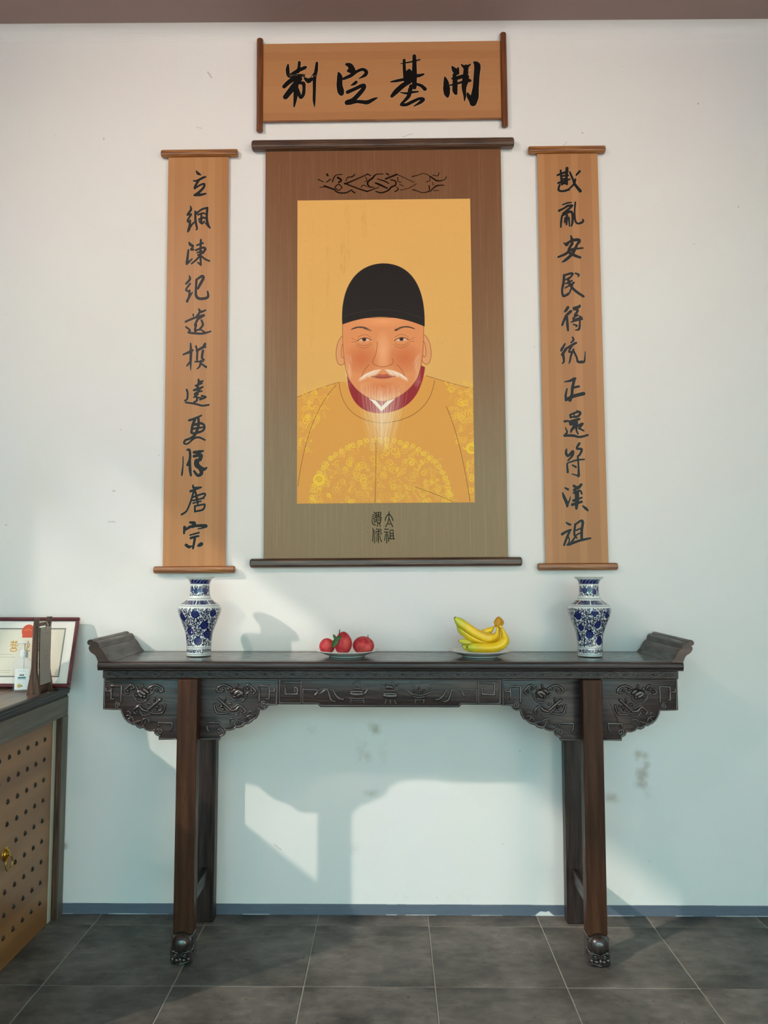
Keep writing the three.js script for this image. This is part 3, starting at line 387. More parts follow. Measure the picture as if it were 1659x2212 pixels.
function paintElder(c) { // in units of 2 mm, 376 x 656
  const R = random(77), curve = (p, close) => { c.beginPath(); c.moveTo(p[0], p[1]); for (let i = 2; i < p.length; i += 4) c.quadraticCurveTo(p[i], p[i + 1], p[i + 2], p[i + 3]); if (close) c.closePath(); };
  c.fillStyle = 'rgb(226,174,98)'; c.fillRect(0, 0, 376, 656);
  for (let i = 0; i < 1500; i++) { c.fillStyle = `rgba(${R() < 0.5 ? '198,146,74' : '240,196,128'},${0.04 + R() * 0.1})`; R() < 0.6 ? c.fillRect(R() * 376, R() * 656, 10 + R() * 50, 0.5) : c.fillRect(R() * 376, R() * 656, 0.6, 10 + R() * 40); }
  for (const [x, y, w, h] of [[100, 2, 12, 130], [25, 20, 10, 320], [92, 90, 9, 60], [135, 10, 14, 60], [60, 30, 8, 200]]) for (let i = 0; i < 46; i++) { c.fillStyle = `rgba(196,150,66,${0.05 + R() * 0.09})`; c.fillRect(x + R() * w, y + R() * h, 1 + R() * 3, 3 + R() * 22); }
  for (let i = 0; i < 130; i++) { c.fillStyle = `rgba(120,84,36,${0.1 + R() * 0.3})`; c.beginPath(); c.arc(R() * 376, R() * 460, 0.3 + R() * 0.7, 0, 7); c.fill(); }
  // robe
  c.fillStyle = 'rgb(222,158,74)'; c.beginPath(); c.moveTo(0, 430); c.quadraticCurveTo(52, 408, 92, 398); c.lineTo(276, 386); c.quadraticCurveTo(330, 404, 376, 415); c.lineTo(376, 656); c.lineTo(0, 656); c.fill();
  c.strokeStyle = 'rgb(104,66,24)'; c.lineWidth = 0.8; curve([0, 430, 52, 408, 92, 398]); c.stroke(); curve([276, 386, 330, 404, 376, 415]); c.stroke();
  const swirl = (x, y, r, s) => { c.beginPath(); for (let a = 0; a < 9; a += 0.3) { const q = r * (1 - a / 10); c.lineTo(x + s * Math.cos(a + x) * q, y + Math.sin(a + x) * q); } c.stroke(); };
  const brocade = (n, inside) => { for (let i = 0; i < n; i++) { const x = R() * 376, y = 400 + R() * 256; if (!inside(x, y)) continue; c.strokeStyle = `rgba(${R() < 0.5 ? '240,198,62' : '232,184,78'},${0.5 + R() * 0.4})`; c.lineWidth = 0.8 + R() * 1.5; if (R() < 0.6) swirl(x, y, 3 + R() * 7, R() < 0.5 ? 1 : -1); else { c.beginPath(); c.moveTo(x, y); const u = R() < 0.4 ? 1 : 0.4, v = R() < 0.5 ? -1 : 1; c.bezierCurveTo(x + 8 * u, y - 8 * v, x + 4 * u, y + 10 * v, x + 16 * u, y + (R() - 0.2) * 16 * v); c.stroke(); } } };
  brocade(900, (x, y) => Math.hypot((x - 178) / 150, (y - 650) / 130) < 1 && y > 505);
  c.strokeStyle = 'rgb(238,200,70)'; for (let a = Math.PI * 1.02; a < Math.PI * 1.98; a += 0.1) { c.lineWidth = 1.8; swirl(178 + 146 * Math.cos(a), 650 + 128 * Math.sin(a), 6, 1); }
  brocade(900, (x, y) => x < 75 - (y - 420) * 0.42 || x > 318 + (y - 420) * 0.2);
  c.fillStyle = 'rgb(240,196,66)'; c.beginPath(); c.arc(47, 606, 13, 0, 7); c.fill(); c.beginPath(); c.arc(371, 542, 12, 0, 7); c.fill(); c.strokeStyle = 'rgb(200,140,50)'; c.lineWidth = 1.5; swirl(47, 606, 7, 1); swirl(371, 542, 6, 1);
  c.strokeStyle = 'rgb(104,66,24)'; c.lineWidth = 0.9; curve([84, 404, 20, 470, 2, 620]); c.stroke(); curve([318, 452, 348, 520, 366, 654]); c.stroke(); curve([168, 522, 168, 590, 165, 656]); c.stroke(); curve([250, 622, 300, 640, 330, 654]); c.stroke(); curve([90, 400, 96, 480, 182, 487, 282, 480, 294, 396]); c.stroke();
  // collars
  c.fillStyle = 'rgb(150,38,44)'; c.beginPath(); c.moveTo(107, 386); c.quadraticCurveTo(112, 466, 180, 466); c.quadraticCurveTo(262, 462, 274, 368); c.lineTo(262, 362); c.lineTo(110, 380); c.fill();
  c.fillStyle = 'rgb(240,234,222)'; c.beginPath(); c.moveTo(122, 400); c.lineTo(180, 462); c.lineTo(246, 400); c.lineTo(238, 396); c.lineTo(180, 452); c.lineTo(130, 396); c.fill();
  // neck, head
    c.fillStyle = 'rgb(226,158,104)'; for (const [x, s] of [[97, 1], [274, -1]]) { c.beginPath(); c.ellipse(x, 330, 13, 32, s * 0.12, 0, 7); c.fill(); c.strokeStyle = 'rgb(140,74,36)'; c.lineWidth = 1; c.stroke(); c.beginPath(); c.ellipse(x + s * 3, 328, 5, 18, s * 0.12, 0, 7); c.stroke(); }
  c.fillStyle = 'rgb(226,146,92)'; c.beginPath(); c.moveTo(98, 260); c.bezierCurveTo(96, 320, 100, 360, 108, 384); c.bezierCurveTo(120, 418, 156, 440, 182, 440); c.bezierCurveTo(210, 440, 248, 416, 260, 384); c.bezierCurveTo(270, 356, 272, 320, 272, 260); c.closePath(); c.fill(); c.strokeStyle = 'rgb(140,74,36)'; c.lineWidth = 1; c.stroke();
  for (const [x, y, rx, ry, k] of [[138, 348, 40, 34, 0.05], [230, 348, 40, 34, 0.05], [184, 330, 18, 44, -0.05], [184, 268, 60, 14, -0.04], [184, 418, 48, 22, 0.045]]) { c.fillStyle = k > 0 ? `rgba(200,92,44,${k})` : `rgba(246,190,140,${-k})`; for (let i = 0; i < 14; i++) { c.beginPath(); c.ellipse(x, y, rx * (1 - i / 15), ry * (1 - i / 15), 0, 0, 7); c.fill(); } }
  for (let i = 0; i < 260; i++) { c.strokeStyle = `rgba(248,232,208,${0.05 + R() * 0.12})`; c.lineWidth = 0.8; const s = R() < 0.5 ? -1 : 1, x = 184 + s * (70 + R() * 12), y = 335 + R() * 66; c.beginPath(); c.moveTo(x, y); c.lineTo(x - s * (2 + R() * 5), y + 10 + R() * 8); c.stroke(); }
  c.lineCap = 'round'; for (const s of [-1, 1]) for (let i = 0; i < 120; i++) { const t = R(), x = 184 + s * (24 + t * 40), y = 288 - Math.sin(t * 2.6) * 8 + (R() - 0.5) * 4 * (1 - t * 0.6); c.strokeStyle = `rgba(66,48,44,${0.25 + R() * 0.4})`; c.lineWidth = 0.8; c.beginPath(); c.moveTo(x, y); c.lineTo(x + s * 6, y - 1.5 + t * 3); c.stroke(); }
  for (const s of [-1, 1]) { const x = 184 + s * 40; c.fillStyle = 'rgb(226,190,160)'; c.beginPath(); c.moveTo(x - 13, 309); c.quadraticCurveTo(x, 300, x + 13, 308); c.quadraticCurveTo(x, 314, x - 13, 309); c.fill(); c.fillStyle = 'rgb(60,32,24)'; c.beginPath(); c.ellipse(x, 307, 4.4, 3.8, 0, 0, 7); c.fill(); c.strokeStyle = 'rgb(96,44,28)'; c.lineWidth = 1.6; curve([x - 15, 310, x, 298, x + 15, 308]); c.stroke(); c.strokeStyle = 'rgb(160,86,48)'; c.lineWidth = 0.8; curve([x - 14, 303, x, 290, x + 15, 303]); c.stroke(); curve([x - 14, 315, x, 326, x + 14, 314]); c.stroke(); curve([x - 17, 318, x, 334, x + 17, 316]); c.stroke(); for (const d of [0, 4]) { curve([x + s * 16, 309 + d, x + s * 22, 307 + d, x + s * 27, 303 + d * 2.4]); c.stroke(); } }
  c.strokeStyle = 'rgb(156,84,46)'; c.lineWidth = 1.1; curve([172, 312, 171, 340, 164, 348, 158, 360, 170, 363, 184, 370, 198, 363, 210, 360, 204, 348]); c.stroke(); curve([154, 362, 142, 372, 138, 388]); c.stroke(); curve([214, 362, 226, 372, 230, 388]); c.stroke();
  c.fillStyle = 'rgb(190,98,72)'; c.beginPath(); c.moveTo(160, 387); c.quadraticCurveTo(175, 379, 184, 383); c.quadraticCurveTo(193, 379, 208, 387); c.quadraticCurveTo(184, 398, 160, 387); c.fill(); c.strokeStyle = 'rgb(120,50,36)'; c.lineWidth = 1.2; curve([158, 387, 184, 390, 210, 387]); c.stroke();
  for (let i = 0; i < 420; i++) { const s = R() < 0.5 ? -1 : 1, a = R(), x = 184 + s * (3 + a * 38), y = 372 + a * a * 12; c.strokeStyle = `rgba(246,232,214,${0.1 + R() * 0.2})`; c.lineWidth = 0.7; c.beginPath(); c.moveTo(x, y); c.quadraticCurveTo(x + s * 6, y + 4, x + s * (8 + R() * 7), y + 9 + R() * 7); c.stroke(); }
  for (let i = 0; i < 620; i++) { const x = 184 + (R() + R() - 1) * 56, l = 24 + R() * 84; c.strokeStyle = `rgba(250,238,218,${0.05 + R() * 0.13})`; c.lineWidth = 0.6; c.beginPath(); c.moveTo(x, 408 + R() * 30 - Math.abs(x - 184) * 0.3); c.quadraticCurveTo(x + (R() - 0.5) * 8, 440 + l * 0.4, 182 + (x - 184) * 0.5, 440 + l); c.stroke(); }
  // plain rounded cap
  c.fillStyle = 'rgb(34,26,24)'; c.beginPath(); c.moveTo(97, 274); c.bezierCurveTo(92, 190, 128, 142, 186, 141); c.bezierCurveTo(244, 142, 278, 190, 274, 280); c.quadraticCurveTo(186, 240, 97, 274); c.fill();
  c.strokeStyle = 'rgb(62,50,46)'; c.lineWidth = 1; curve([98, 258, 186, 224, 274, 264]); c.stroke();
}

// ------------------------------------------------------------------ the altar table
const darkMap = wood(1024, 512, [58, 44, 40], [26, 18, 17], 61, 3, 34, 0.35), legMap = wood(1024, 512, [76, 47, 31], [46, 27, 17], 67, 2, 14, 0.25), darkRough = noiseMap(256, 256, 71, 4, 30, 0.25, 0.6, 3), darkBump = noiseMap(512, 512, 73, 4, 60, 0, 1, 4);
const lacquer = (map, o = {}) => new THREE.MeshPhysicalMaterial({ map: sized(map, 0.55, 0.3), roughness: 1, roughnessMap: sized(darkRough, 0.3, 0.3), bumpMap: sized(darkBump, 0.3, 0.3), bumpScale: 0.0005, clearcoat: 0.16, clearcoatRoughness: 0.3, specularIntensity: 0.7, ...o });
M.lacquer = lacquer(darkMap); M.leg = lacquer(legMap, { clearcoat: 0.03, specularIntensity: 0.3 });
M.top = lacquer(darkMap, { clearcoat: 0.75, clearcoatRoughness: 0.12, bumpScale: 0.00006 });
M.end = lacquer(legMap, { color: new THREE.Color(0.6, 0.52, 0.5), clearcoat: 0.3, clearcoatRoughness: 0.22 });
M.rail = lacquer(darkMap, { clearcoat: 0.3, clearcoatRoughness: 0.2, specularIntensity: 0.6 });
M.carved = new THREE.MeshPhysicalMaterial({ map: sized(darkMap, 0.55, 0.3), roughness: 0.35, clearcoat: 0.9, clearcoatRoughness: 0.16, color: new THREE.Color(1.1, 1.0, 0.9) });
M.foot = new THREE.MeshPhysicalMaterial({ map: sized(darkMap, 0.55, 0.3), roughness: 0.35, clearcoat: 1, clearcoatRoughness: 0.1 });
const shapeOf = (pts) => new THREE.Shape(pts.map(([x, y]) => new THREE.Vector2(x, y)));
{
  const t = thing('altar_table', 'long dark carved altar table with upturned scroll ends against the white wall', 'table', [-0.006, 0, 0.2]), Z0 = -0.2;
  // top: a framed board; the front rail has a rounded upper edge and a small bead below
  const railShape = new THREE.Shape(); railShape.moveTo(0, 0); railShape.lineTo(0.043, 0); railShape.quadraticCurveTo(0.047, 0.001, 0.0465, 0.004); railShape.lineTo(0.0445, 0.0055); railShape.lineTo(0.0485, 0.011); railShape.quadraticCurveTo(0.051, 0.022, 0.0455, 0.0292); railShape.quadraticCurveTo(0.044, 0.0312, 0.04, 0.0312); railShape.lineTo(0, 0.0312); railShape.closePath();
  const rail = metreUV(placed(new THREE.ExtrudeGeometry(railShape, { depth: 2.112, bevelEnabled: false, curveSegments: 6 }), -1.056, 0, 0, 0, Math.PI / 2, 0), 'x');
  // after the turn the profile's x runs along -z, so turn it to face the room
  const front = placed(rail.clone(), 0, 0, 0, 0, Math.PI, 0);
  part('front_rail', front, M.rail, t, 0, 1.0178, Z0 + 0.347);
  part('top_board', box(2.108, 0.026, 0.2975, 0.0015, 'x'), M.top, t, 0, 1.0348, Z0 + 0.197);
  part('back_rail', box(2.108, 0.03, 0.0355, 0.0015, 'x', 0.3, 0.2), M.top, t, 0, 1.0336, Z0 + 0.0285);
  for (const s of [-1, 1]) part('breadboard_end', box(0.03, 0.03, 0.376, 0.002, 'z'), M.top, t, s * 1.0405, 1.0335, Z0 + 0.2);
  // upturned ends, one profile pulled from back to front
  const fl = [[-1053, 1047], [-1059, 1062], [-1064, 1071], [-1071, 1077], [-1080, 1082], [-1086, 1089], [-1089, 1097], [-1087.5, 1104], [-1083, 1108], [-1088, 1108.5], [-1093, 1112], [-1095, 1117.5], [-1093, 1123.5], [-1087, 1127], [-1080, 1126.5], [-1074.5, 1122], [-1072.5, 1117], [-1068.5, 1119.5], [-1062, 1118.5], [-1056, 1113], [-1053, 1105], [-1051.5, 1096], [-1046, 1095], [-1038, 1085.5], [-1030, 1072], [-1022, 1059], [-1010, 1048.5]].map(([x, y]) => [x / 1000, y / 1000]);
  for (const s of [-1, 1]) {
    const pts = fl.map(([x, y]) => [s < 0 ? x : -x, y]); if (s > 0) pts.reverse();
    const g = toCreasedNormals(new THREE.ExtrudeGeometry(shapeOf(pts), { depth: 0.383, bevelEnabled: true, bevelThickness: 0.001, bevelSize: 0.001, bevelSegments: 1 }), 0.42);
    part('scroll_end', metreUV(g, 'z'), M.end, t, 0, 0.0005, Z0 + 0.0115);
  }
  // carved frieze under the top: lozenges and blossoms by turns
  const fr = part('frieze', box(2.098, 0.0285, 0.026, 0.002, 'x', 0.1, 0.1), M.lacquer, t, 0, 0.9995, Z0 + 0.347);
  const loz = [], N = 40, ext = (f) => Array.from({ length: N + 1 }, (_, i) => f(i / N * Math.PI * 2));
  const quat = (a, b, n) => ext((q) => { const r = 1 + 0.24 * Math.abs(Math.sin(2 * q)) * -1; return `${Math.round(Math.cos(q) * a * (Math.abs(Math.cos(q)) > 0.92 ? 1.12 : 1) * r)},${Math.round(Math.sin(q) * b * r)},${n}`; }).join(' ');
  const lozenge = relief([quat(224, 112, 44), '-70,0,50 0,0,80 70,0,50'].join(';'), { rise: 0.6 });
  const blossom = relief([quat(258, 112, 44), '-110,0,34 -30,0,44', '30,0,44 110,0,34', '0,66,34 0,24,40', '0,-24,40 0,-66,34', '0,0,50 2,0,50'].join(';'), { rise: 0.6 });
  for (let i = -20; i <= 20; i++) part(i % 2 ? 'lozenge' : 'blossom', i % 2 ? lozenge : blossom, M.carved, fr, i * 0.0502, 0, 0.013);
  part('frieze_return', box(0.026, 0.0285, 0.29, 0.002, 'z'), M.lacquer, t, -1.036, 0.9995, Z0 + 0.19); part('frieze_return', box(0.026, 0.0285, 0.29, 0.002, 'z'), M.lacquer, t, 1.036, 0.9995, Z0 + 0.19);
  part('back_frieze', box(2.098, 0.0285, 0.02, 0.002, 'x'), M.lacquer, t, 0, 0.9995, Z0 + 0.06);
  // brackets either side of each leg
  const arc = (cx, cy, r, a0, a1, n = 9) => Array.from({ length: n }, (_, i) => { const a = (a0 + (a1 - a0) * i / (n - 1)) * Math.PI / 180; return [cx + r * Math.cos(a), cy + r * Math.sin(a)]; });
  const inner = [[-0.703, 0.9815], [-0.703, 0.7605], [-0.6235, 0.7605], ...arc(-0.622, 0.7885, 0.0165, -100, 68), [-0.604, 0.7945], [-0.588, 0.7935], [-0.574, 0.797], [-0.565, 0.804], [-0.552, 0.803], [-0.538, 0.808], [-0.531, 0.8155], [-0.516, 0.819], [-0.506, 0.826], [-0.501, 0.831], [-0.490, 0.837], [-0.4825, 0.849], [-0.479, 0.863], [-0.476, 0.874], ...arc(-0.462, 0.8865, 0.0155, -130, 12), [-0.4115, 0.889], [-0.4115, 0.9815]];
  const outer = [[-1.053, 0.9815], [-1.053, 0.872], [-0.989, 0.872], [-0.985, 0.856], [-0.980, 0.845], [-0.973, 0.834], [-0.962, 0.83], [-0.957, 0.822], [-0.946, 0.815], [-0.934, 0.8145], [-0.927, 0.805], [-0.916, 0.80], [-0.903, 0.8025], [-0.893, 0.794], [-0.88, 0.790], [-0.862, 0.7915], ...arc(-0.843, 0.789, 0.0155, 160, 285), [-0.842, 0.761], [-0.769, 0.761], [-0.769, 0.9815]];
  const bead = (pts, w, closed = false) => { let cx = 0, cy = 0; pts.forEach(([x, y]) => { cx += x / pts.length; cy += y / pts.length; }); const q = pts.map(([x, y]) => { const l = Math.hypot(cx - x, cy - y); return [x + (cx - x) / l * 0.004, y + (cy - y) / l * 0.004]; }); if (closed) q.push(q[0]); return q.map(([x, y]) => `${Math.round(x * 1e4)},${Math.round(y * 1e4)},${w}`).join(' '); };
  const spiral = (cx, cy, r, w, s = 1, a0 = 0) => Array.from({ length: 22 }, (_, i) => { const a = a0 + s * i * 0.42, q = r * (1 - i / 27); return `${Math.round((cx + q * Math.cos(a)) * 1e4)},${Math.round((cy + q * Math.sin(a)) * 1e4)},${w}`; }).join(' ');
  const boardGeo = (pts) => metreUV(toCreasedNormals(new THREE.ExtrudeGeometry(shapeOf(pts), { depth: 0.017, bevelEnabled: true, bevelThickness: 0.0015, bevelSize: 0.0012, bevelSegments: 2 }), 0.6), 'x', 0.1, 0.2);
  const ZF = 0.3345, on = (z) => Z0 + z;
  const mirror = (pts, s) => (s > 0 ? pts.map(([x, y]) => [-x, y]).reverse() : pts);
  for (const s of [-1, 1]) {
    const f = s < 0 ? 1 : -1, o = (extra) => ({ flip: f, ...extra });
    const bi = part('apron_bracket', boardGeo(mirror(inner, s)), M.lacquer, t, 0, 0, on(ZF - 0.0185));
    const bo = part('apron_bracket', boardGeo(mirror(outer, s)), M.lacquer, t, 0, 0, on(ZF - 0.0185));
    const cz = 0.0185;
    part('carved_edge', relief(bead(inner, 62, true), o({ sharp: true, rise: 0.5 })), M.carved, bi, 0, 0, cz); part('carved_edge', relief(bead(outer, 62, true), o({ sharp: true, rise: 0.5 })), M.carved, bo, 0, 0, cz);
    part('carved_fret', merged([relief(CARVED.bracket_fret, o({ sharp: true, rise: 0.45, fat: 1.25 })), relief(spiral(-0.622, 0.7885, 0.0135, 62, 1, -1.5) + ';' + spiral(-0.462, 0.8865, 0.0125, 62, 1, 1.2), o({ rise: 0.4 }))]), M.carved, bi, 0, 0, cz);
    part('carved_bat', relief(CARVED.bat, o({ rise: 0.62, most: 0.011, fat: 1.3 })), M.carved, bi, 0, 0, cz);
    part('carved_cloud', relief(CARVED.cloud, o({ rise: 0.62, most: 0.011, fat: 1.3 })), M.carved, bi, 0, 0, cz);
    part('carved_vine', relief(CARVED.vine, o({ rise: 0.5, most: 0.007 })), M.carved, bi, 0, 0, cz);
    const m = o({ flip: -f, x0: s < 0 ? -1.4685 : 1.4685, y0: -0.001 });
    part('carved_fret', merged([relief(CARVED.bracket_fret, { ...m, sharp: true, rise: 0.45, fat: 1.25, y0: -0.014 * 0 - 0.001 }), relief(spiral(-0.843, 0.789, 0.0125, 62, -1, -1.6) + ';' + spiral(-1.003, 0.884, 0.011, 58, -1, 1.9), o({ rise: 0.4 }))]), M.carved, bo, 0, 0, cz);
    part('carved_bat', relief(CARVED.bat, { ...m, rise: 0.62, most: 0.011, fat: 1.3 }), M.carved, bo, 0, 0, cz);
    part('carved_cloud', relief(CARVED.cloud, { ...m, rise: 0.62, most: 0.011, fat: 1.3 }), M.carved, bo, 0, 0, cz);
    part('carved_vine', relief(CARVED.vine, { ...m, rise: 0.5, most: 0.007 }), M.carved, bo, 0, 0, cz);
  }
  // long centre apron
  const mid = [[-0.409, 0.9815], [-0.409, 0.889], [-0.263, 0.889], [-0.2535, 0.8795], [0.2535, 0.8795], [0.263, 0.889], [0.409, 0.889], [0.409, 0.9815]];
  const ap = part('apron', boardGeo(mid), M.lacquer, t, 0, 0, on(ZF - 0.0185)), cz = 0.0185;
  const rim = (pts) => pts.map(([x, y]) => `${Math.round(x * 1e4)},${Math.round(y * 1e4)},56`).join(' ');
  part('carved_edge', relief([rim([[-0.405, 0.978], [0.405, 0.978]]), rim([[-0.405, 0.978], [-0.405, 0.893], [-0.3255, 0.893]]), rim([[-0.319, 0.893], [-0.2615, 0.893], [-0.252, 0.8835], [0.252, 0.8835], [0.2615, 0.893], [0.319, 0.893]]), rim([[0.3255, 0.893], [0.405, 0.893], [0.405, 0.978]]), rim([[-0.3255, 0.973], [-0.3255, 0.893]]), rim([[0.3255, 0.973], [0.3255, 0.893]]), rim([[-0.319, 0.945], [-0.319, 0.893]]), rim([[0.319, 0.945], [0.319, 0.893]])].join(';'), { sharp: true, rise: 0.5 }), M.carved, ap, 0, 0, cz);
  for (const f of [1, -1]) {
    part('carved_square_scroll', relief(CARVED.square_scroll, { flip: f, sharp: true, rise: 0.4 }), M.carved, ap, 0, 0, cz); part('carved_hook', relief(CARVED.hook, { flip: f, sharp: true, rise: 0.4 }), M.carved, ap, 0, 0, cz);
    part('carved_ribbon', relief(CARVED.ribbon, { flip: f, rise: 0.5 }), M.carved, ap, 0, 0, cz);
  }
  part('carved_teapot', relief(CARVED.teapot, { rise: 0.45, most: 0.0085 }), M.carved, ap, 0, 0, cz); part('carved_censer', relief(CARVED.censer, { rise: 0.45, most: 0.0085 }), M.carved, ap, 0, 0, cz); part('carved_fruit_basket', relief(CARVED.basket, { rise: 0.5, most: 0.0085 }), M.carved, ap, 0, 0, cz);
  part('back_apron', box(1.39, 0.09, 0.016, 0.002, 'x'), M.lacquer, t, 0, 0.937, on(0.066));
  for (const s of [-1, 1]) part('side_apron', box(0.016, 0.1, 0.25, 0.002, 'z'), M.lacquer, t, s * 0.731, 0.932, on(0.21));
  // legs: front pair stand on carved lion heads
  const foot = () => {
    const bx = (w, h, d, x, y, z, r = 0.004) => placed(new RoundedBoxGeometry(w, h, d, 2, r), x, y, z), L = [bx(0.076, 0.094, 0.052, 0, 0.047, 0), bx(0.076, 0.05, 0.03, 0, 0.026, 0.03, 0.008)];
    L.push(ball(0.037, 0.036, 0.034, 0, 0.071, 0.026, 24));                                  // domed brow
    for (const s of [-1, 1]) { L.push(ball(0.0065, 0.006, 0.006, s * 0.0165, 0.0375, 0.049), placed(new THREE.TorusGeometry(0.0088, 0.0024, 6, 16), s * 0.0165, 0.0375, 0.0465), ball(0.008, 0.009, 0.008, s * 0.0285, 0.021, 0.043), ball(0.009, 0.007, 0.007, s * 0.013, 0.0205, 0.05));
      L.push(placed(new THREE.ConeGeometry(0.0052, 0.015, 8), s * 0.0215, 0.0075, 0.047, Math.PI, 0, s * 0.25), ball(0.006, 0.013, 0.012, s * 0.0365, 0.045, 0.02), tube([[s * 0.034, 0.052, 0.036], [s * 0.03, 0.043, 0.046], [s * 0.02, 0.047, 0.052], [s * 0.007, 0.044, 0.052]], 0.0026, 16, 6)); }
    L.push(ball(0.0075, 0.012, 0.009, 0, 0.021, 0.051), ball(0.011, 0.005, 0.008, 0, 0.006, 0.045), tube([[-0.028, 0.014, 0.046], [-0.012, 0.011, 0.052], [0, 0.0135, 0.055], [0.012, 0.011, 0.052], [0.028, 0.014, 0.046]], 0.003, 18, 6));
    return metreUV(merged(L), 'y');
  };
  const footGeo = foot();
  for (const s of [-1, 1]) {
    const lg = part('leg', box(0.072, 0.89, 0.052, 0.004, 'y', s * 0.2, 0.1), M.leg, t, s * 0.731, 0.985 - 0.445, on(0.358)); part('lion_foot', footGeo, M.foot, lg, s * 0.002, 0 - 0.54, 0.0, 'glossy carved lion-head foot');
    part('leg', box(0.068, 0.985, 0.052, 0.004, 'y', s * 0.33, 0.4), M.lacquer, t, s * 0.727, 0.4925, on(0.05));
    part('stretcher', box(0.026, 0.05, 0.26, 0.003, 'z'), M.lacquer, t, s * 0.729, 0.185, on(0.205));
    part('corner_brace', metreUV(new THREE.ExtrudeGeometry(shapeOf([[0, 0], [0.05, 0], [0, -0.05]]), { depth: 0.012, bevelEnabled: false }).rotateY(s < 0 ? Math.PI / 2 : Math.PI / 2), 'z'), M.lacquer, t, s * 0.725 - 0.006, 0.884, on(0.332));
  }
}

// ------------------------------------------------------------------ on the table
const vaseProfile = [[1950, 0], [1950, 285], [1942, 303], [1850, 303], [1760, 303], [1660, 308], [1560, 315], [1460, 325], [1360, 345], [1260, 380], [1160, 420], [1060, 460], [960, 500], [860, 530], [800, 538], [740, 520], [680, 480], [620, 390], [570, 322], [520, 280], [440, 252], [360, 242], [260, 240], [180, 244], [120, 258], [70, 286], [30, 340], [8, 357], [0, 352], [6, 340], [40, 296], [90, 262], [150, 236], [260, 222], [420, 226], [560, 270]];
const porcelain = painted(2048, 1024, (c, W, H) => {
  const R = random(91), U = (k) => k / 1950 * H; c.fillStyle = 'rgb(212,218,212)'; c.fillRect(0, 0, W, H);
  const wide = (y) => { const v = y / H * 1950, p = vaseProfile.slice(2, 28); let r = 300; for (let i = 1; i < p.length; i++) if (v <= p[i - 1][0] && v >= p[i][0]) r = p[i][1]; return 500 / r; };   // prints keep their shape where the body is narrow
  const at = (x, y, f) => { c.save(); c.translate(x, y); c.scale(wide(y), 1); f(); c.restore(); };
  const ink1 = () => `rgb(${10 + R() * 12},${13 + R() * 14},${44 + R() * 34})`;
  const curl = (x0, y0, r, s, a, w) => at(x0, y0, () => { const x = 0, y = 0; c.strokeStyle = ink1(); c.lineCap = 'round'; for (let i = 0; i < 9; i++) { c.lineWidth = w * (1 - i / 13); c.beginPath(); c.arc(x, y, r * (1 - i / 13), a + s * i * 0.45, a + s * (i + 1.15) * 0.45, s < 0); c.stroke(); } });
  const flower = (x0, y0, r) => at(x0, y0, () => { const x = 0, y = 0; c.fillStyle = 'rgb(18,26,84)'; for (let i = 0; i < 11; i++) { const a = i / 11 * 6.283; c.beginPath(); c.ellipse(x + Math.cos(a) * r * 0.8, y + Math.sin(a) * r * 0.62, r * 0.33, r * 0.27, a, 0, 7); c.fill(); } c.beginPath(); c.ellipse(x, y, r * 0.8, r * 0.66, 0, 0, 7); c.fill(); c.strokeStyle = 'rgb(96,116,170)'; c.lineWidth = 2.2; for (const q of [0.34, 0.62]) { c.beginPath(); c.ellipse(x, y, r * q, r * q * 0.8, 0, 0, 7); c.stroke(); } c.fillStyle = ink1(); for (const s of [-1, 1]) { c.beginPath(); c.ellipse(x + s * r * 0.3, y - r * 0.95, r * 0.18, r * 0.3, s * 0.5, 0, 7); c.fill(); } });
  const field = (v0, v1, step, flowers, fr) => {
    const F = flowers.map(([u, v, k = 1]) => [u * W, U(v), fr * k]);
    for (let y = U(v0) + step * 0.4; y < U(v1) - step * 0.2; y += step * 0.62) for (let x = 0; x < W; x += step * 0.72 * wide(y)) { const px = x + (R() - 0.5) * step * 0.6, py = Math.min(U(v1) - step * 0.45, Math.max(U(v0) + step * 0.45, y + (R() - 0.5) * step * 0.4)); if (F.some(([fx, fy, r]) => Math.min(Math.abs(px - fx), W - Math.abs(px - fx)) < r * 1.08 * wide(fy) && Math.abs(py - fy) < r * 0.95)) continue; curl(px, py, step * (0.3 + R() * 0.14), R() < 0.5 ? 1 : -1, R() * 6.28, step * 0.36); }
    F.forEach(([x, y, r]) => { for (const d of [-W, 0, W]) flower(x + d, y, r); });
  };
  const line = (v, w, a = 0.75) => { c.fillStyle = `rgba(70,84,110,${a})`; c.fillRect(0, U(v), W, w); };
  // leaves on the lip
  c.fillStyle = 'rgb(22,28,84)'; c.fillRect(0, U(58), W, U(110)); c.strokeStyle = 'rgb(206,214,222)'; c.lineWidth = 4; for (let i = 0; i < 18; i++) { const x = i * W / 18; c.beginPath(); c.moveTo(x, U(165)); c.quadraticCurveTo(x + 10, U(70), x + W / 18, U(66)); c.stroke(); if (i % 3 === 0) curl(x + 60, U(112), 12, 1, 1, 5); }
  line(178, 3); field(205, 480, 30, [[0.04, 330], [0.12, 300], [0.2, 360], [0.29, 300], [0.37, 350], [0.46, 310], [0.55, 350], [0.63, 300], [0.72, 345], [0.8, 310], [0.88, 350], [0.96, 310]], 42);
  line(520, 6); line(545, 3, 0.4); c.fillStyle = 'rgb(40,50,90)'; for (let i = 0; i < 8; i++) { c.fillRect(i * W / 8 + 12, U(575), W / 8 - 24, U(95)); for (let k = 0; k < 16; k++) { c.fillStyle = 'rgb(178,188,204)'; c.beginPath(); c.ellipse(i * W / 8 + 24 + R() * (W / 8 - 48), U(585 + R() * 76), 3 + R() * 8, 2 + R() * 4, R() * 3, 0, 7); c.fill(); } c.fillStyle = 'rgb(40,50,90)'; }
  line(695, 6); line(715, 3, 0.4);
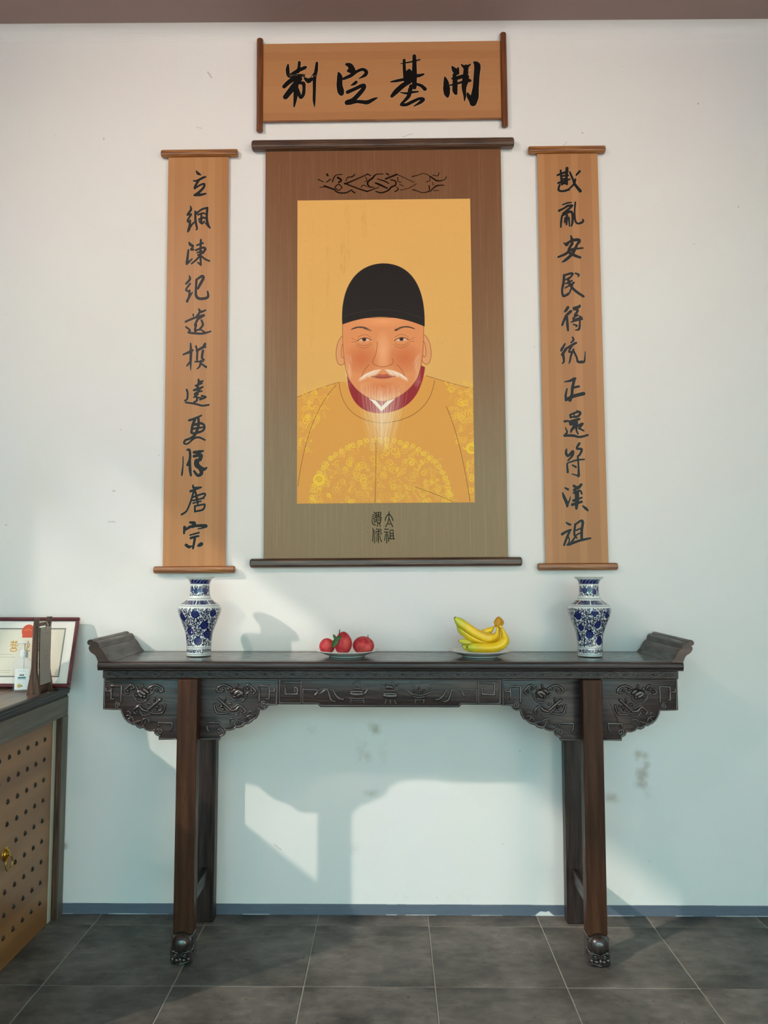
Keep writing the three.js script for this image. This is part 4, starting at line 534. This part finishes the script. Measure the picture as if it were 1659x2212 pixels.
  field(755, 1700, 33, [[0.02, 940], [0.02, 1240, 0.8], [0.95, 1480], [0.11, 1400], [0.15, 860, 0.8], [0.19, 1160, 0.9], [0.24, 1560], [0.27, 900], [0.33, 1290], [0.4, 1000], [0.42, 1580], [0.5, 860], [0.5, 1250], [0.57, 1480], [0.63, 980], [0.68, 1330], [0.75, 900], [0.77, 1570], [0.83, 1180], [0.89, 880, 0.9], [0.88, 1400]], 62);
  line(1722, 8, 0.55); line(1745, 3, 0.4); field(1765, 1870, 24, [], 1); line(1890, 6, 0.7);
});
M.porcelain = new THREE.MeshPhysicalMaterial({ map: porcelain, roughness: 0.16, clearcoat: 0.8, clearcoatRoughness: 0.04 });
M.white = new THREE.MeshPhysicalMaterial({ color: new THREE.Color(0xd6d6d0), roughness: 0.2, clearcoat: 0.6, clearcoatRoughness: 0.06 });
{
  const s = 1 / 11.645 / 552, curve = new THREE.SplineCurve(vaseProfile.slice(2, 28).map(([y, r]) => new THREE.Vector2(r * s, (1950 - y) * s)));
  const body = curve.getPoints(110), g = new THREE.LatheGeometry([new THREE.Vector2(0.0001, 0.002), new THREE.Vector2(0.0236, 0), ...body], 72), uv = g.attributes.uv, p = g.attributes.position;
  for (let i = 0; i < uv.count; i++) uv.setXY(i, uv.getX(i), p.getY(i) / (1950 * s));
  const inside = new THREE.LatheGeometry(vaseProfile.slice(28).map(([y, r]) => new THREE.Vector2(r * s, (1950 - y) * s)), 72);
  const v = thing('porcelain_vase', 'blue and white porcelain baluster vase at the left end of the altar table', 'vase', [-0.746, 1.0491, 0.19], 'blue and white vases'); part('body', g, M.porcelain, v); part('inside', inside, M.white, v); v.rotation.y = 1.6;
  const w = v.clone(); w.name = numbered('porcelain_vase'); w.position.set(0.768, 1.0491, 0.19); w.rotation.y = 4.1; w.userData = { ...v.userData, label: 'blue and white porcelain baluster vase at the right end of the altar table' }; scene.add(w);
}
function plate(x, z, label) {
  const q = [[0.0001, 0.0035], [0.06, 0.0035], [0.066, 0], [0.07, 0], [0.072, 0.004], [0.09, 0.0095], [0.11, 0.0175], [0.122, 0.0222], [0.1235, 0.0238], [0.1225, 0.0252], [0.12, 0.025], [0.108, 0.0205], [0.088, 0.0125], [0.075, 0.0085], [0.06, 0.0075], [0.0001, 0.0075]].map(([a, b]) => new THREE.Vector2(a, b));
  const t = thing('plate', label, 'plate', [x, 1.0491, z], 'white plates of fruit'); part('dish', toCreasedNormals(new THREE.LatheGeometry(q, 64), 0.5), M.white, t); return t;
}
plate(-0.171, 0.2, 'white porcelain plate carrying three red peaches'); plate(0.3425, 0.2, 'white porcelain plate carrying a bunch of bananas');
{ // peaches
  const skin = (seed, yel) => computed(512, 256, (u, v, o) => { const a = fbm(u, v, seed, 8, 5, 4), b = vnoise(u * 160, v * 80, seed + 3, 160, 80), st = fbm(u, v, seed + 8, 26, 5, 3); let k = Math.min(1, Math.max(0, (a - 0.44) * 3.2 + 0.25 + (v < yel ? (yel - v) * 4.5 : 0) * (0.6 + a))); let c = mix([168, 34, 46], [214, 104, 84], k * 0.62); const d = (st - 0.5) * 26 - (b > 0.86 ? 14 : 0) + (b < 0.08 ? 12 : 0); o[0] = clamp255(c[0] + d); o[1] = clamp255(c[1] + d * 0.7); o[2] = clamp255(c[2] + d * 0.7); });
  const fruit = (rx, ry, tip, groove) => { const g = new THREE.SphereGeometry(1, 48, 36), p = g.attributes.position; for (let i = 0; i < p.count; i++) { let x = p.getX(i), y = p.getY(i), z = p.getZ(i); const a = Math.atan2(x, z), gr = 1 - groove * Math.exp(-((a - 0.5) ** 2) * 14) * (1 - Math.abs(y) * 0.5), dim = 1 - 0.1 * Math.exp(-(x * x + z * z) * 26) * (y < 0 ? 1 : 0), tp = y > 0 ? 1 - tip * y * y * 0.34 : 1; p.setXYZ(i, x * rx * gr * tp, y * ry * dim * (y > 0 ? 1 + tip * 0.12 * y : 1), z * rx * gr * tp); } g.computeVertexNormals(); return g; };
  const leafGeo = (l, w, bend) => { const g = new THREE.PlaneGeometry(w, l, 6, 12), p = g.attributes.position; for (let i = 0; i < p.count; i++) { const t = p.getY(i) / l + 0.5, k = Math.sin(Math.PI * Math.min(1, t * 0.96 + 0.03)) ** 0.75; const x = p.getX(i) * k; p.setXYZ(i, x, t * l, Math.abs(x) * 0.5 - bend * t * t * l); } g.computeVertexNormals(); return g; };
  const leafMat = new THREE.MeshPhysicalMaterial({ side: THREE.DoubleSide, roughness: 0.55, map: computed(128, 128, (u, v, o) => { const k = fbm(u, v, 401, 8, 8, 3), vein = Math.abs(u - 0.5) < 0.03 ? 0.5 : 0; const c = mix([28, 66, 30], [64, 116, 52], k * 0.8 + vein * 0.5); o[0] = c[0]; o[1] = c[1]; o[2] = c[2]; }) });
  const stemMat = new THREE.MeshStandardMaterial({ color: new THREE.Color(0x2c3a20), roughness: 0.7 });
  const mk = (label, x, z, y, geo, seed, yel, rot, scale = 1) => { const t = thing('peach', label, 'peach', [x, 1.0566 + y, z], 'peaches on the plate'); const f = part('flesh', geo, new THREE.MeshPhysicalMaterial({ map: skin(seed, yel), roughness: 0.62, sheen: 0.35, sheenRoughness: 0.6, sheenColor: new THREE.Color(0.9, 0.6, 0.6) }), t); f.rotation.set(...rot); return t; };
  const a = mk('dark red peach at the left of the plate, partly behind a green leaf', -0.2475, 0.2, 0.0298, fruit(0.0305, 0.0305, 0.2, 0.06), 201, 0.1, [0.2, 0.3, 0.25]);
  const b = mk('tallest peach, upright in the middle, with a yellow base, green leaves and a spike', -0.1846, 0.212, 0.0415, fruit(0.0345, 0.0425, 0.55, 0.06), 211, 0.24, [0.1, 1.4, -0.12]);
  const l1 = part('leaf', leafGeo(0.042, 0.022, 0.25), leafMat, b, -0.0205, -0.015 + 0.042, 0.03); l1.rotation.set(-0.15, 0.3, 2.75);
  const l2 = part('leaf', leafGeo(0.026, 0.015, 0.3), leafMat, b, -0.0245, 0.022, 0.032); l2.rotation.set(0.1, 0.2, -1.35); const l3 = part('leaf', leafGeo(0.022, 0.011, 0.2), leafMat, b, -0.026, 0.018, 0.033); l3.rotation.set(0.1, 0.2, 0.45);
  part('stem', tube([[-0.017, 0.024, 0.012], [-0.0155, 0.036, 0.01], [-0.0125, 0.054, 0.008]], 0.0017, 10, 6), stemMat, b);
  const d = mk('pinkish red peach with a thin upright stem at the right of the plate', -0.107, 0.204, 0.0335, fruit(0.0415, 0.0328, 0.1, 0.09), 221, 0.12, [0.3, -1.0, -0.1]);
  part('stem', tube([[0.017, 0.02, 0.014], [0.0175, 0.032, 0.013], [0.0178, 0.041, 0.013]], 0.0013, 8, 6), stemMat, d); part('twig', tube([[0.024, 0.016, 0.02], [0.029, 0.019, 0.02], [0.032, 0.0185, 0.021]], 0.0012, 8, 6), stemMat, d);
}
{ // bananas: five-sided fruits swept along a curve, tied at one crown
  const peel = computed(512, 128, (u, v, o) => { const k = fbm(u, v, 501, 6, 4, 4), e = Math.max(0, 0.3 - u) / 0.3; let c = mix([246, 210, 34], [228, 180, 22], k); c = mix(c, [196, 204, 60], Math.min(1, e * 1.1)); if (u < 0.011) c = mix(c, [60, 66, 20], 0.7); const s = vnoise(u * 200, v * 40, 503, 200, 40); if (s > 0.93) c = mix(c, [140, 100, 20], 0.4); o[0] = c[0]; o[1] = c[1]; o[2] = c[2]; });
  const peelMat = new THREE.MeshPhysicalMaterial({ map: peel, roughness: 0.42, clearcoat: 0.15, clearcoatRoughness: 0.4 });
  const C = [1037, 1310], P = (px, py, z) => [(960 + px / 10.37 - 847.1) / 554, 1.049 - (1310 + py / 10.37 - 1417.4) / 556, z];
  const g0 = [0.3425, 1.0491, 0.2];
  const banana = (pts, r, spin = 0) => {
    const cv = new THREE.CatmullRomCurve3(pts.map((q) => new THREE.Vector3(q[0], q[1], q[2]))), N = 44, S = 20, fr = cv.computeFrenetFrames(N), pos = [], uv = [], idx = [];
    for (let i = 0; i <= N; i++) { const t = i / N, c = cv.getPointAt(t), k = r * (t < 0.16 ? 0.22 + 0.78 * Math.sin(Math.min(1, t / 0.16) * Math.PI / 2) : t > 0.72 ? 1 - 0.68 * Math.sin(Math.min(1, (t - 0.72) / 0.2) * Math.PI / 2) : 1); for (let j = 0; j <= S; j++) { const a = j / S * 6.2832, q = k * (1 + 0.06 * Math.cos(5 * (a + spin))), v = c.clone().addScaledVector(fr.normals[i], Math.cos(a) * q).addScaledVector(fr.binormals[i], Math.sin(a) * q); pos.push(v.x - g0[0], v.y - g0[1], v.z - g0[2]); uv.push(t, j / S); if (i && j) { const A = (i - 1) * (S + 1) + j - 1, B = A + S + 1; idx.push(A, B, A + 1, B, B + 1, A + 1); } } }
    const g = new THREE.BufferGeometry(); g.setAttribute('position', new THREE.Float32BufferAttribute(pos, 3)); g.setAttribute('uv', new THREE.Float32BufferAttribute(uv, 2)); g.setIndex(idx); g.computeVertexNormals(); return g;
  };
  const t = thing('banana_bunch', 'bunch of yellow bananas with greenish tips lying on a white plate', 'bananas', g0);
  const Q = (list, z0, z1) => list.map(([x, y], i) => P(x, y, z0 + (z1 - z0) * i / (list.length - 1)));
  for (const [l, z0, z1, r, sp] of [
    [[[225, 250], [330, 350], [480, 460], [690, 600], [900, 690], [1080, 690], [1165, 600], [1185, 480], [1195, 430]], 0.225, 0.205, 0.0183, 0.1],
    [[[290, 395], [380, 520], [540, 650], [760, 760], [960, 790], [1100, 720], [1180, 560], [1195, 430]], 0.205, 0.198, 0.0158, 0.5],
    [[[485, 895], [560, 905], [780, 915], [1030, 915], [1230, 860], [1330, 740], [1315, 600], [1260, 480], [1225, 430]], 0.235, 0.21, 0.0182, 0.3],
    [[[330, 775], [430, 800], [640, 815], [860, 810], [1080, 770], [1210, 660], [1235, 520], [1215, 430]], 0.185, 0.195, 0.0135, 0.2],
    [[[400, 870], [480, 925], [660, 955], [900, 950], [1120, 900], [1250, 780], [1265, 600], [1225, 430]], 0.205, 0.2, 0.0128, 0.6],
    [[[620, 650], [760, 640], [880, 610], [1010, 560], [1100, 490], [1170, 430]], 0.165, 0.19, 0.0125, 0.1]]) part('banana', banana(Q(l, z0, z1), r, sp), peelMat, t);
  const cr = new THREE.SphereGeometry(1, 20, 16), p = cr.attributes.position; for (let i = 0; i < p.count; i++) { const x = p.getX(i), y = p.getY(i), z = p.getZ(i), k = 1 + 0.13 * Math.cos(5 * Math.atan2(x, z)) * (1 - y * y); p.setXYZ(i, x * k * 0.0185 * (y > 0 ? 1 - 0.35 * y : 1), y * 0.0208, z * k * 0.0165); } cr.computeVertexNormals();
  const c0 = P(1212, 358, 0.203); part('crown', cr, new THREE.MeshStandardMaterial({ roughness: 0.6, map: computed(128, 128, (u, v, o) => { const k = fbm(u, v, 511, 10, 3, 3), c = mix([186, 122, 24], [236, 176, 52], k); o[0] = c[0]; o[1] = c[1]; o[2] = c[2]; }) }), t, c0[0] - g0[0], c0[1] - g0[1], c0[2] - g0[2]);
  part('stem_line', tube([P(1130, 425, 0.222), P(1190, 470, 0.226), P(1265, 490, 0.222)].map((q) => [q[0] - g0[0], q[1] - g0[1], q[2] - g0[2]]), 0.0009, 12, 6), new THREE.MeshStandardMaterial({ color: new THREE.Color(0x3a2208), roughness: 0.8 }), t);
}

// ------------------------------------------------------------------ the counter at the left and what stands on it
{
  const brownMap = wood(512, 256, [112, 82, 62], [64, 42, 32], 81, 3, 24), doorMap = wood(512, 512, [156, 112, 66], [130, 88, 46], 83, 2, 9, 0.08), greyMap = wood(512, 256, [104, 98, 84], [78, 72, 62], 87, 3, 26, 0.2);
  M.counterTop = new THREE.MeshPhysicalMaterial({ map: sized(brownMap, 0.7, 0.3), roughness: 0.4, clearcoat: 0.5, clearcoatRoughness: 0.25 });
  M.counterEdge = new THREE.MeshPhysicalMaterial({ map: sized(darkMap, 0.5, 0.3), color: new THREE.Color(0.6, 0.52, 0.48), roughness: 0.45, clearcoat: 0.15, clearcoatRoughness: 0.3 });
  M.counterFrame = new THREE.MeshPhysicalMaterial({ map: sized(greyMap, 0.6, 0.25), roughness: 0.5, clearcoat: 0.2, clearcoatRoughness: 0.4 });
  M.door = new THREE.MeshPhysicalMaterial({ map: sized(doorMap, 1.0, 0.6), roughness: 0.45, clearcoat: 0.25, clearcoatRoughness: 0.3 });
  M.reveal = new THREE.MeshStandardMaterial({ map: sized(darkRollerMap, 0.4, 0.13), roughness: 0.6 });
  M.strip = new THREE.MeshStandardMaterial({ color: new THREE.Color(0xb6b6a4), roughness: 0.5 });
  M.stud = new THREE.MeshPhysicalMaterial({ color: new THREE.Color(0x2a1e14), roughness: 0.3, metalness: 0.35, clearcoat: 0.6, clearcoatRoughness: 0.15 });
  M.brass = new THREE.MeshStandardMaterial({ color: new THREE.Color(0xc89a3a), roughness: 0.22, metalness: 1 });
  const DEP = 1.06, XF = -1.345, t = thing('counter', 'wooden counter with a dark top and a tan studded door, at the left edge', 'counter', [-1.62, 0, DEP / 2 + 0.004]), z = (v) => v - (DEP / 2 + 0.004), x = (v) => v + 1.62;
  const topEdge = new THREE.Shape(); topEdge.moveTo(0, 0); topEdge.lineTo(0.285, 0); topEdge.lineTo(0.285, 0.008); topEdge.quadraticCurveTo(0.296, 0.012, 0.292, 0.022); topEdge.quadraticCurveTo(0.3, 0.03, 0.2955, 0.0385); topEdge.quadraticCurveTo(0.293, 0.0415, 0.288, 0.042); topEdge.lineTo(0, 0.042); topEdge.closePath();
  part('moulded_edge', metreUV(new THREE.ExtrudeGeometry(topEdge, { depth: DEP, bevelEnabled: false, curveSegments: 6 }), 'z'), M.counterEdge, t, x(-1.615), 0.8645, z(0.004), 'dark moulded edge');
  part('countertop', box(0.57, 0.006, DEP - 0.002, 0.002, 'z'), M.counterTop, t, x(-1.617), 0.9045, z(DEP / 2 + 0.004));
  part('carcass', box(0.52, 0.862, DEP - 0.03, 0.003, 'y'), M.counterFrame, t, x(-1.64), 0.432, z(DEP / 2 + 0.006));
  part('top_rail', box(0.035, 0.077, DEP, 0.002, 'z'), M.counterFrame, t, XF + 1.62 + 0.002, 0.826, z(DEP / 2 + 0.004));
  part('stile', box(0.035, 0.786, 0.05, 0.002, 'y'), M.counterFrame, t, XF + 1.62 + 0.0035, 0.394, z(0.029)); part('stile', box(0.035, 0.786, 0.05, 0.002, 'y'), M.counterFrame, t, XF + 1.62 + 0.0035, 0.394, z(DEP - 0.021));
  part('reveal', box(0.034, 0.786, 0.012, 0.001, 'y'), M.reveal, t, XF + 1.62 + 0.0025, 0.394, z(0.06)); 
  part('edge_strip', box(0.026, 0.784, 0.024, 0.001, 'y'), M.strip, t, XF + 1.62 - 0.012, 0.393, z(0.08), 'pale edge strip beside the door');
  const d = part('door', box(0.022, 0.782, 0.9, 0.002, 'z'), M.door, t, XF + 1.62 - 0.011, 0.393, z(0.098 + 0.45));
  const stud = new THREE.LatheGeometry([[0.0001, 0.0065], [0.003, 0.0061], [0.006, 0.0044], [0.008, 0.0018], [0.0088, 0.0004], [0.0098, 0.0008], [0.0104, -0.001]].map(([a, b]) => new THREE.Vector2(a, b)), 16).rotateZ(-Math.PI / 2);
  for (let r = 0; r < 9; r++) for (let c = 0; c < 12; c++) { const sz = 0.168 + 0.0695 * c, sy = 0.109 + 0.0768 * r; if (Math.abs(sz - 0.446) < 0.05 && (r === 3 || r === 4)) { if (c === 4 && r === 3) continue; if (c === 4) continue; } part('stud', stud, M.stud, d, 0.011, sy - 0.393, z(sz) - z(0.548)); }
  const hb = new THREE.LatheGeometry([[0.0001, 0.016], [0.006, 0.0155], [0.011, 0.012], [0.013, 0.009], [0.0165, 0.0085], [0.0185, 0.006], [0.0195, 0.003], [0.024, 0.0022], [0.025, 0]].map(([a, b]) => new THREE.Vector2(a, b)), 28).rotateZ(-Math.PI / 2);
  part('knocker', merged([hb, placed(new THREE.TorusGeometry(0.024, 0.0024, 8, 28), 0.013, -0.03, 0, 0, Math.PI / 2, 0)]), M.brass, d, 0.011, 0.392 - 0.393, z(0.448) - z(0.548), 'brass ring knocker');
  const TOP = 0.9076;
  // framed certificate
  const fr = thing('framed_certificate', 'certificate in a glossy dark red frame leaning against the wall on the counter', 'picture frame', [-1.503, TOP + 0.0035, 0.1]); fr.rotation.x = -Math.atan2(0.077, 0.27);
  const fw = 0.452, fh = 0.283, b = 0.0125, red = new THREE.MeshPhysicalMaterial({ color: new THREE.Color(0x5a1018), roughness: 0.3, clearcoat: 0.8, clearcoatRoughness: 0.1 });
  for (const [w, h, px, py] of [[fw, b, 0, b / 2], [fw, b, 0, fh - b / 2], [b, fh - 2 * b, -fw / 2 + b / 2, fh / 2], [b, fh - 2 * b, fw / 2 - b / 2, fh / 2]]) part('frame_bar', box(w, h, 0.016, 0.004, w > h ? 'x' : 'y'), red, fr, px, py, 0.008);
  for (const [w, h, px, py] of [[fw - 2 * b, 0.003, 0, b + 0.0015], [fw - 2 * b, 0.003, 0, fh - b - 0.0015], [0.003, fh - 2 * b, -fw / 2 + b + 0.0015, fh / 2], [0.003, fh - 2 * b, fw / 2 - b - 0.0015, fh / 2]]) part('inner_bead', box(w, h, 0.01, 0.001), red, fr, px, py, 0.006);
  const print = painted(1024, 600, (c, W, H) => { // a licence: emblem, two golden characters, fine print; the square codes are left out
    c.fillStyle = 'rgb(240,236,226)'; c.fillRect(0, 0, W, H); const R = random(61);
    c.strokeStyle = 'rgb(120,120,104)'; c.lineWidth = 11; c.strokeRect(100, 78, W - 200, H - 150); c.strokeStyle = 'rgb(190,186,166)'; c.lineWidth = 3; c.strokeRect(110, 88, W - 220, H - 170);
    c.fillStyle = 'rgb(236,228,208)'; c.fillRect(114, 92, W - 228, H - 178);
    c.fillStyle = 'rgb(214,82,44)'; c.beginPath(); c.arc(560, 100, 62, 0, 7); c.fill(); c.fillRect(510, 130, 100, 34); c.fillStyle = 'rgb(240,160,60)'; for (let i = 0; i < 5; i++) { c.beginPath(); c.arc(530 + i * 15, 82 + Math.abs(i - 2) * 6, 5, 0, 7); c.fill(); }
    c.fillStyle = 'rgb(206,150,30)'; const ch = (x, y, list) => { for (const s of list) ink(c, s, x, y, 1); };
    ch(410, 196, ['0,12,9 70,12,9;20,0,9 20,26,9;50,0,9 50,26,9;4,34,8 4,46,8;4,34,8 68,34,8 66,46,8;20,46,7 52,46,7 52,62,7 20,62,7 20,46,7;12,72,8 60,72,8 60,94,8 12,94,8 12,72,8']);
    ch(530, 196, ['26,0,10 26,86,10;48,0,10 48,86,10;6,26,9 16,62,9;68,26,9 58,62,9;0,92,10 74,92,10']);
    ch(650, 196, ['0,20,9 34,20,9;18,0,9 18,92,9;0,62,9 34,50,9;44,16,9 64,16,9 64,80,9 76,90,9;52,0,9 50,50,9 36,94,9']);
    for (const [x, y, w] of [[330, 320, 120], [320, 345, 150], [720, 122, 84], [730, 236, 70], [730, 250, 76], [760, 470, 90], [330, 470, 130], [330, 488, 110], [680, 382, 150]]) for (let q = x; q < x + w; q += 7 + R() * 4) { c.fillStyle = `rgba(90,84,70,${0.35 + R() * 0.4})`; c.fillRect(q, y, 4 + R() * 3, 4); }
    c.strokeStyle = 'rgb(190,96,70)'; c.lineWidth = 3; c.beginPath(); c.arc(690, 430, 30, 0, 7); c.stroke(); c.fillStyle = 'rgba(190,90,60,0.5)'; for (let i = 0; i < 24; i++) c.fillRect(690 + Math.cos(i * 0.262) * 24 - 2, 430 + Math.sin(i * 0.262) * 24 - 3, 5, 6);
  });
  const pg = sheetUV(new THREE.BoxGeometry(fw - 2 * b, fh - 2 * b, 0.003), fw - 2 * b, fh - 2 * b); part('print', pg, new THREE.MeshStandardMaterial({ map: print, roughness: 0.8 }), fr, 0, fh / 2, 0.004);
  part('glass', new THREE.BoxGeometry(fw - 2 * b - 0.002, fh - 2 * b - 0.002, 0.0016), new THREE.MeshPhysicalMaterial({ roughness: 0.02, transmission: 1, thickness: 0, ior: 1.5 }), fr, 0, fh / 2, 0.0085);
  // pump bottle
  const bt = thing('pump_bottle', 'clear plastic pump bottle with a white label, standing on the counter before the certificate', 'bottle', [-1.437, TOP, 0.17]); bt.rotation.y = 0.22; bt.scale.setScalar(1.04);
  const clear = new THREE.MeshPhysicalMaterial({ color: new THREE.Color(0.96, 0.96, 0.97), roughness: 0.08, transmission: 1, thickness: 0, ior: 1.45 });
  const bs = new THREE.Shape(); bs.moveTo(-0.03, 0.004); bs.quadraticCurveTo(-0.03, 0, -0.026, 0); bs.lineTo(0.026, 0); bs.quadraticCurveTo(0.03, 0, 0.03, 0.004); bs.lineTo(0.03, 0.1); bs.quadraticCurveTo(0.028, 0.11, 0.012, 0.117); bs.lineTo(0.011, 0.126); bs.lineTo(-0.011, 0.126); bs.lineTo(-0.012, 0.117); bs.quadraticCurveTo(-0.028, 0.11, -0.03, 0.1); bs.closePath();
  part('body', new THREE.ExtrudeGeometry(bs, { depth: 0.026, bevelEnabled: true, bevelThickness: 0.005, bevelSize: 0.003, bevelSegments: 3 }), clear, bt, 0, 0.003, -0.013);
  const lab = painted(256, 384, (c, W, H) => { c.fillStyle = 'rgb(238,238,236)'; c.fillRect(0, 0, W, H); c.fillStyle = 'rgb(40,120,130)'; c.fillRect(58, 150, 140, 30); c.fillStyle = 'rgb(30,50,56)'; for (let i = 0; i < 3; i++) c.fillRect(88 + i * 28, 104, 20, 28); c.fillStyle = 'rgb(80,150,156)'; for (let i = 0; i < 9; i++) c.fillRect(52 + i * 17, 196, 12, 9); c.fillStyle = 'rgb(160,160,160)'; for (let i = 0; i < 7; i++) c.fillRect(64 + i * 18, 40, 12, 6); c.fillStyle = 'rgb(206,176,96)'; c.beginPath(); c.arc(84, 310, 36, 0, 7); c.fill(); c.fillStyle = 'rgb(150,150,130)'; c.beginPath(); c.arc(128, 312, 18, 0, 7); c.fill(); for (let i = 0; i < 8; i++) { c.fillStyle = 'rgb(178,178,174)'; c.fillRect(60 + i * 17, 248, 11, 5); } });
  part('label', sheetUV(new THREE.BoxGeometry(0.05, 0.078, 0.0012), 0.05, 0.078), new THREE.MeshStandardMaterial({ map: lab, roughness: 0.5 }), bt, 0, 0.048, 0.0186);
  const pl = new THREE.MeshPhysicalMaterial({ color: new THREE.Color(0xe8e6e2), roughness: 0.35, clearcoat: 0.3 });
  const pump = part('pump', merged([placed(new THREE.CylinderGeometry(0.0145, 0.0145, 0.022, 24), 0, 0.138, 0), placed(new THREE.CylinderGeometry(0.008, 0.0125, 0.006, 20), 0, 0.152, 0), placed(new THREE.CylinderGeometry(0.0045, 0.0045, 0.026, 16), 0, 0.166, 0), placed(new RoundedBoxGeometry(0.028, 0.009, 0.015, 2, 0.004), 0.002, 0.182, 0), tube([[-0.008, 0.182, 0], [-0.018, 0.1815, 0], [-0.0235, 0.1785, 0], [-0.0245, 0.174, 0]], 0.0034, 12, 10)]), pl, bt);
  part('dip_tube', new THREE.CylinderGeometry(0.003, 0.003, 0.118, 10), pl, bt, 0, 0.068, 0.001);
  // card stand
  const st = thing('card_stand', 'small dark wooden stand with a grey paper card hung on a ring, on the counter', 'card stand', [-1.361, TOP, 0.187]);
  const post = new THREE.Shape([[-0.024, 0], [0.024, 0], [0.019, 0.03], [0.0105, 0.075], [0.008, 0.1], [0.0075, 0.255], [0.0105, 0.287], [-0.0035, 0.287], [-0.0075, 0.25], [-0.009, 0.1], [-0.012, 0.075], [-0.02, 0.03]].map(([a, q]) => new THREE.Vector2(a, q)));
  const postGeo = metreUV(new THREE.ExtrudeGeometry(post, { depth: 0.014, bevelEnabled: true, bevelThickness: 0.001, bevelSize: 0.001, bevelSegments: 1 }), 'y');
  M.standWood = new THREE.MeshPhysicalMaterial({ map: sized(darkRollerMap, 0.25, 0.08), roughness: 0.45, clearcoat: 0.25, clearcoatRoughness: 0.3 });
  part('post', postGeo, M.standWood, st, 0, 0, 0.046); part('post', postGeo, M.standWood, st, 0, 0, -0.062);
  part('base_board', box(0.014, 0.05, 0.1, 0.002, 'z'), M.standWood, st, 0, 0.026, 0.0); part('crossbar', box(0.012, 0.014, 0.104, 0.002, 'z'), M.standWood, st, 0.001, 0.262, -0.001);
  part('ring', placed(new THREE.TorusGeometry(0.016, 0.0013, 8, 28), 0.003, 0.257, -0.005, 0, 0.5, 0), new THREE.MeshStandardMaterial({ color: new THREE.Color(0xb8a888), roughness: 0.35, metalness: 0.8 }), st);
  const card = painted(256, 512, (c, W, H) => { c.fillStyle = 'rgb(156,150,142)'; c.fillRect(0, 0, W, H); const R = random(9); for (const [x, y, w] of [[40, 52, 170], [110, 215, 60], [100, 280, 80], [150, 262, 70]]) for (let q = x; q < x + w; q += 12) { c.fillStyle = `rgba(110,100,90,${0.3 + R() * 0.3})`; c.fillRect(q, y, 8, 7); } c.fillStyle = 'rgb(80,70,60)'; c.beginPath(); c.arc(120, 16, 6, 0, 7); c.fill(); });
  const cg = new THREE.BoxGeometry(0.088, 0.218, 0.0012, 8, 8, 1), p = cg.attributes.position; sheetUV(cg, 0.088, 0.218); for (let i = 0; i < p.count; i++) { const v = 0.5 - p.getY(i) / 0.218; p.setZ(i, p.getZ(i) + 0.006 * v * v); } cg.computeVertexNormals(); cg.rotateY(Math.PI / 2);
  part('paper_card', cg, new THREE.MeshStandardMaterial({ map: card, roughness: 0.85 }), st, 0.0135, 0.142, -0.002, 'grey hanging paper card'); part('backing_card', cg.clone(), M.counterFrame, st, 0.0105, 0.142, 0.004);
}

renderer.render(scene, camera);
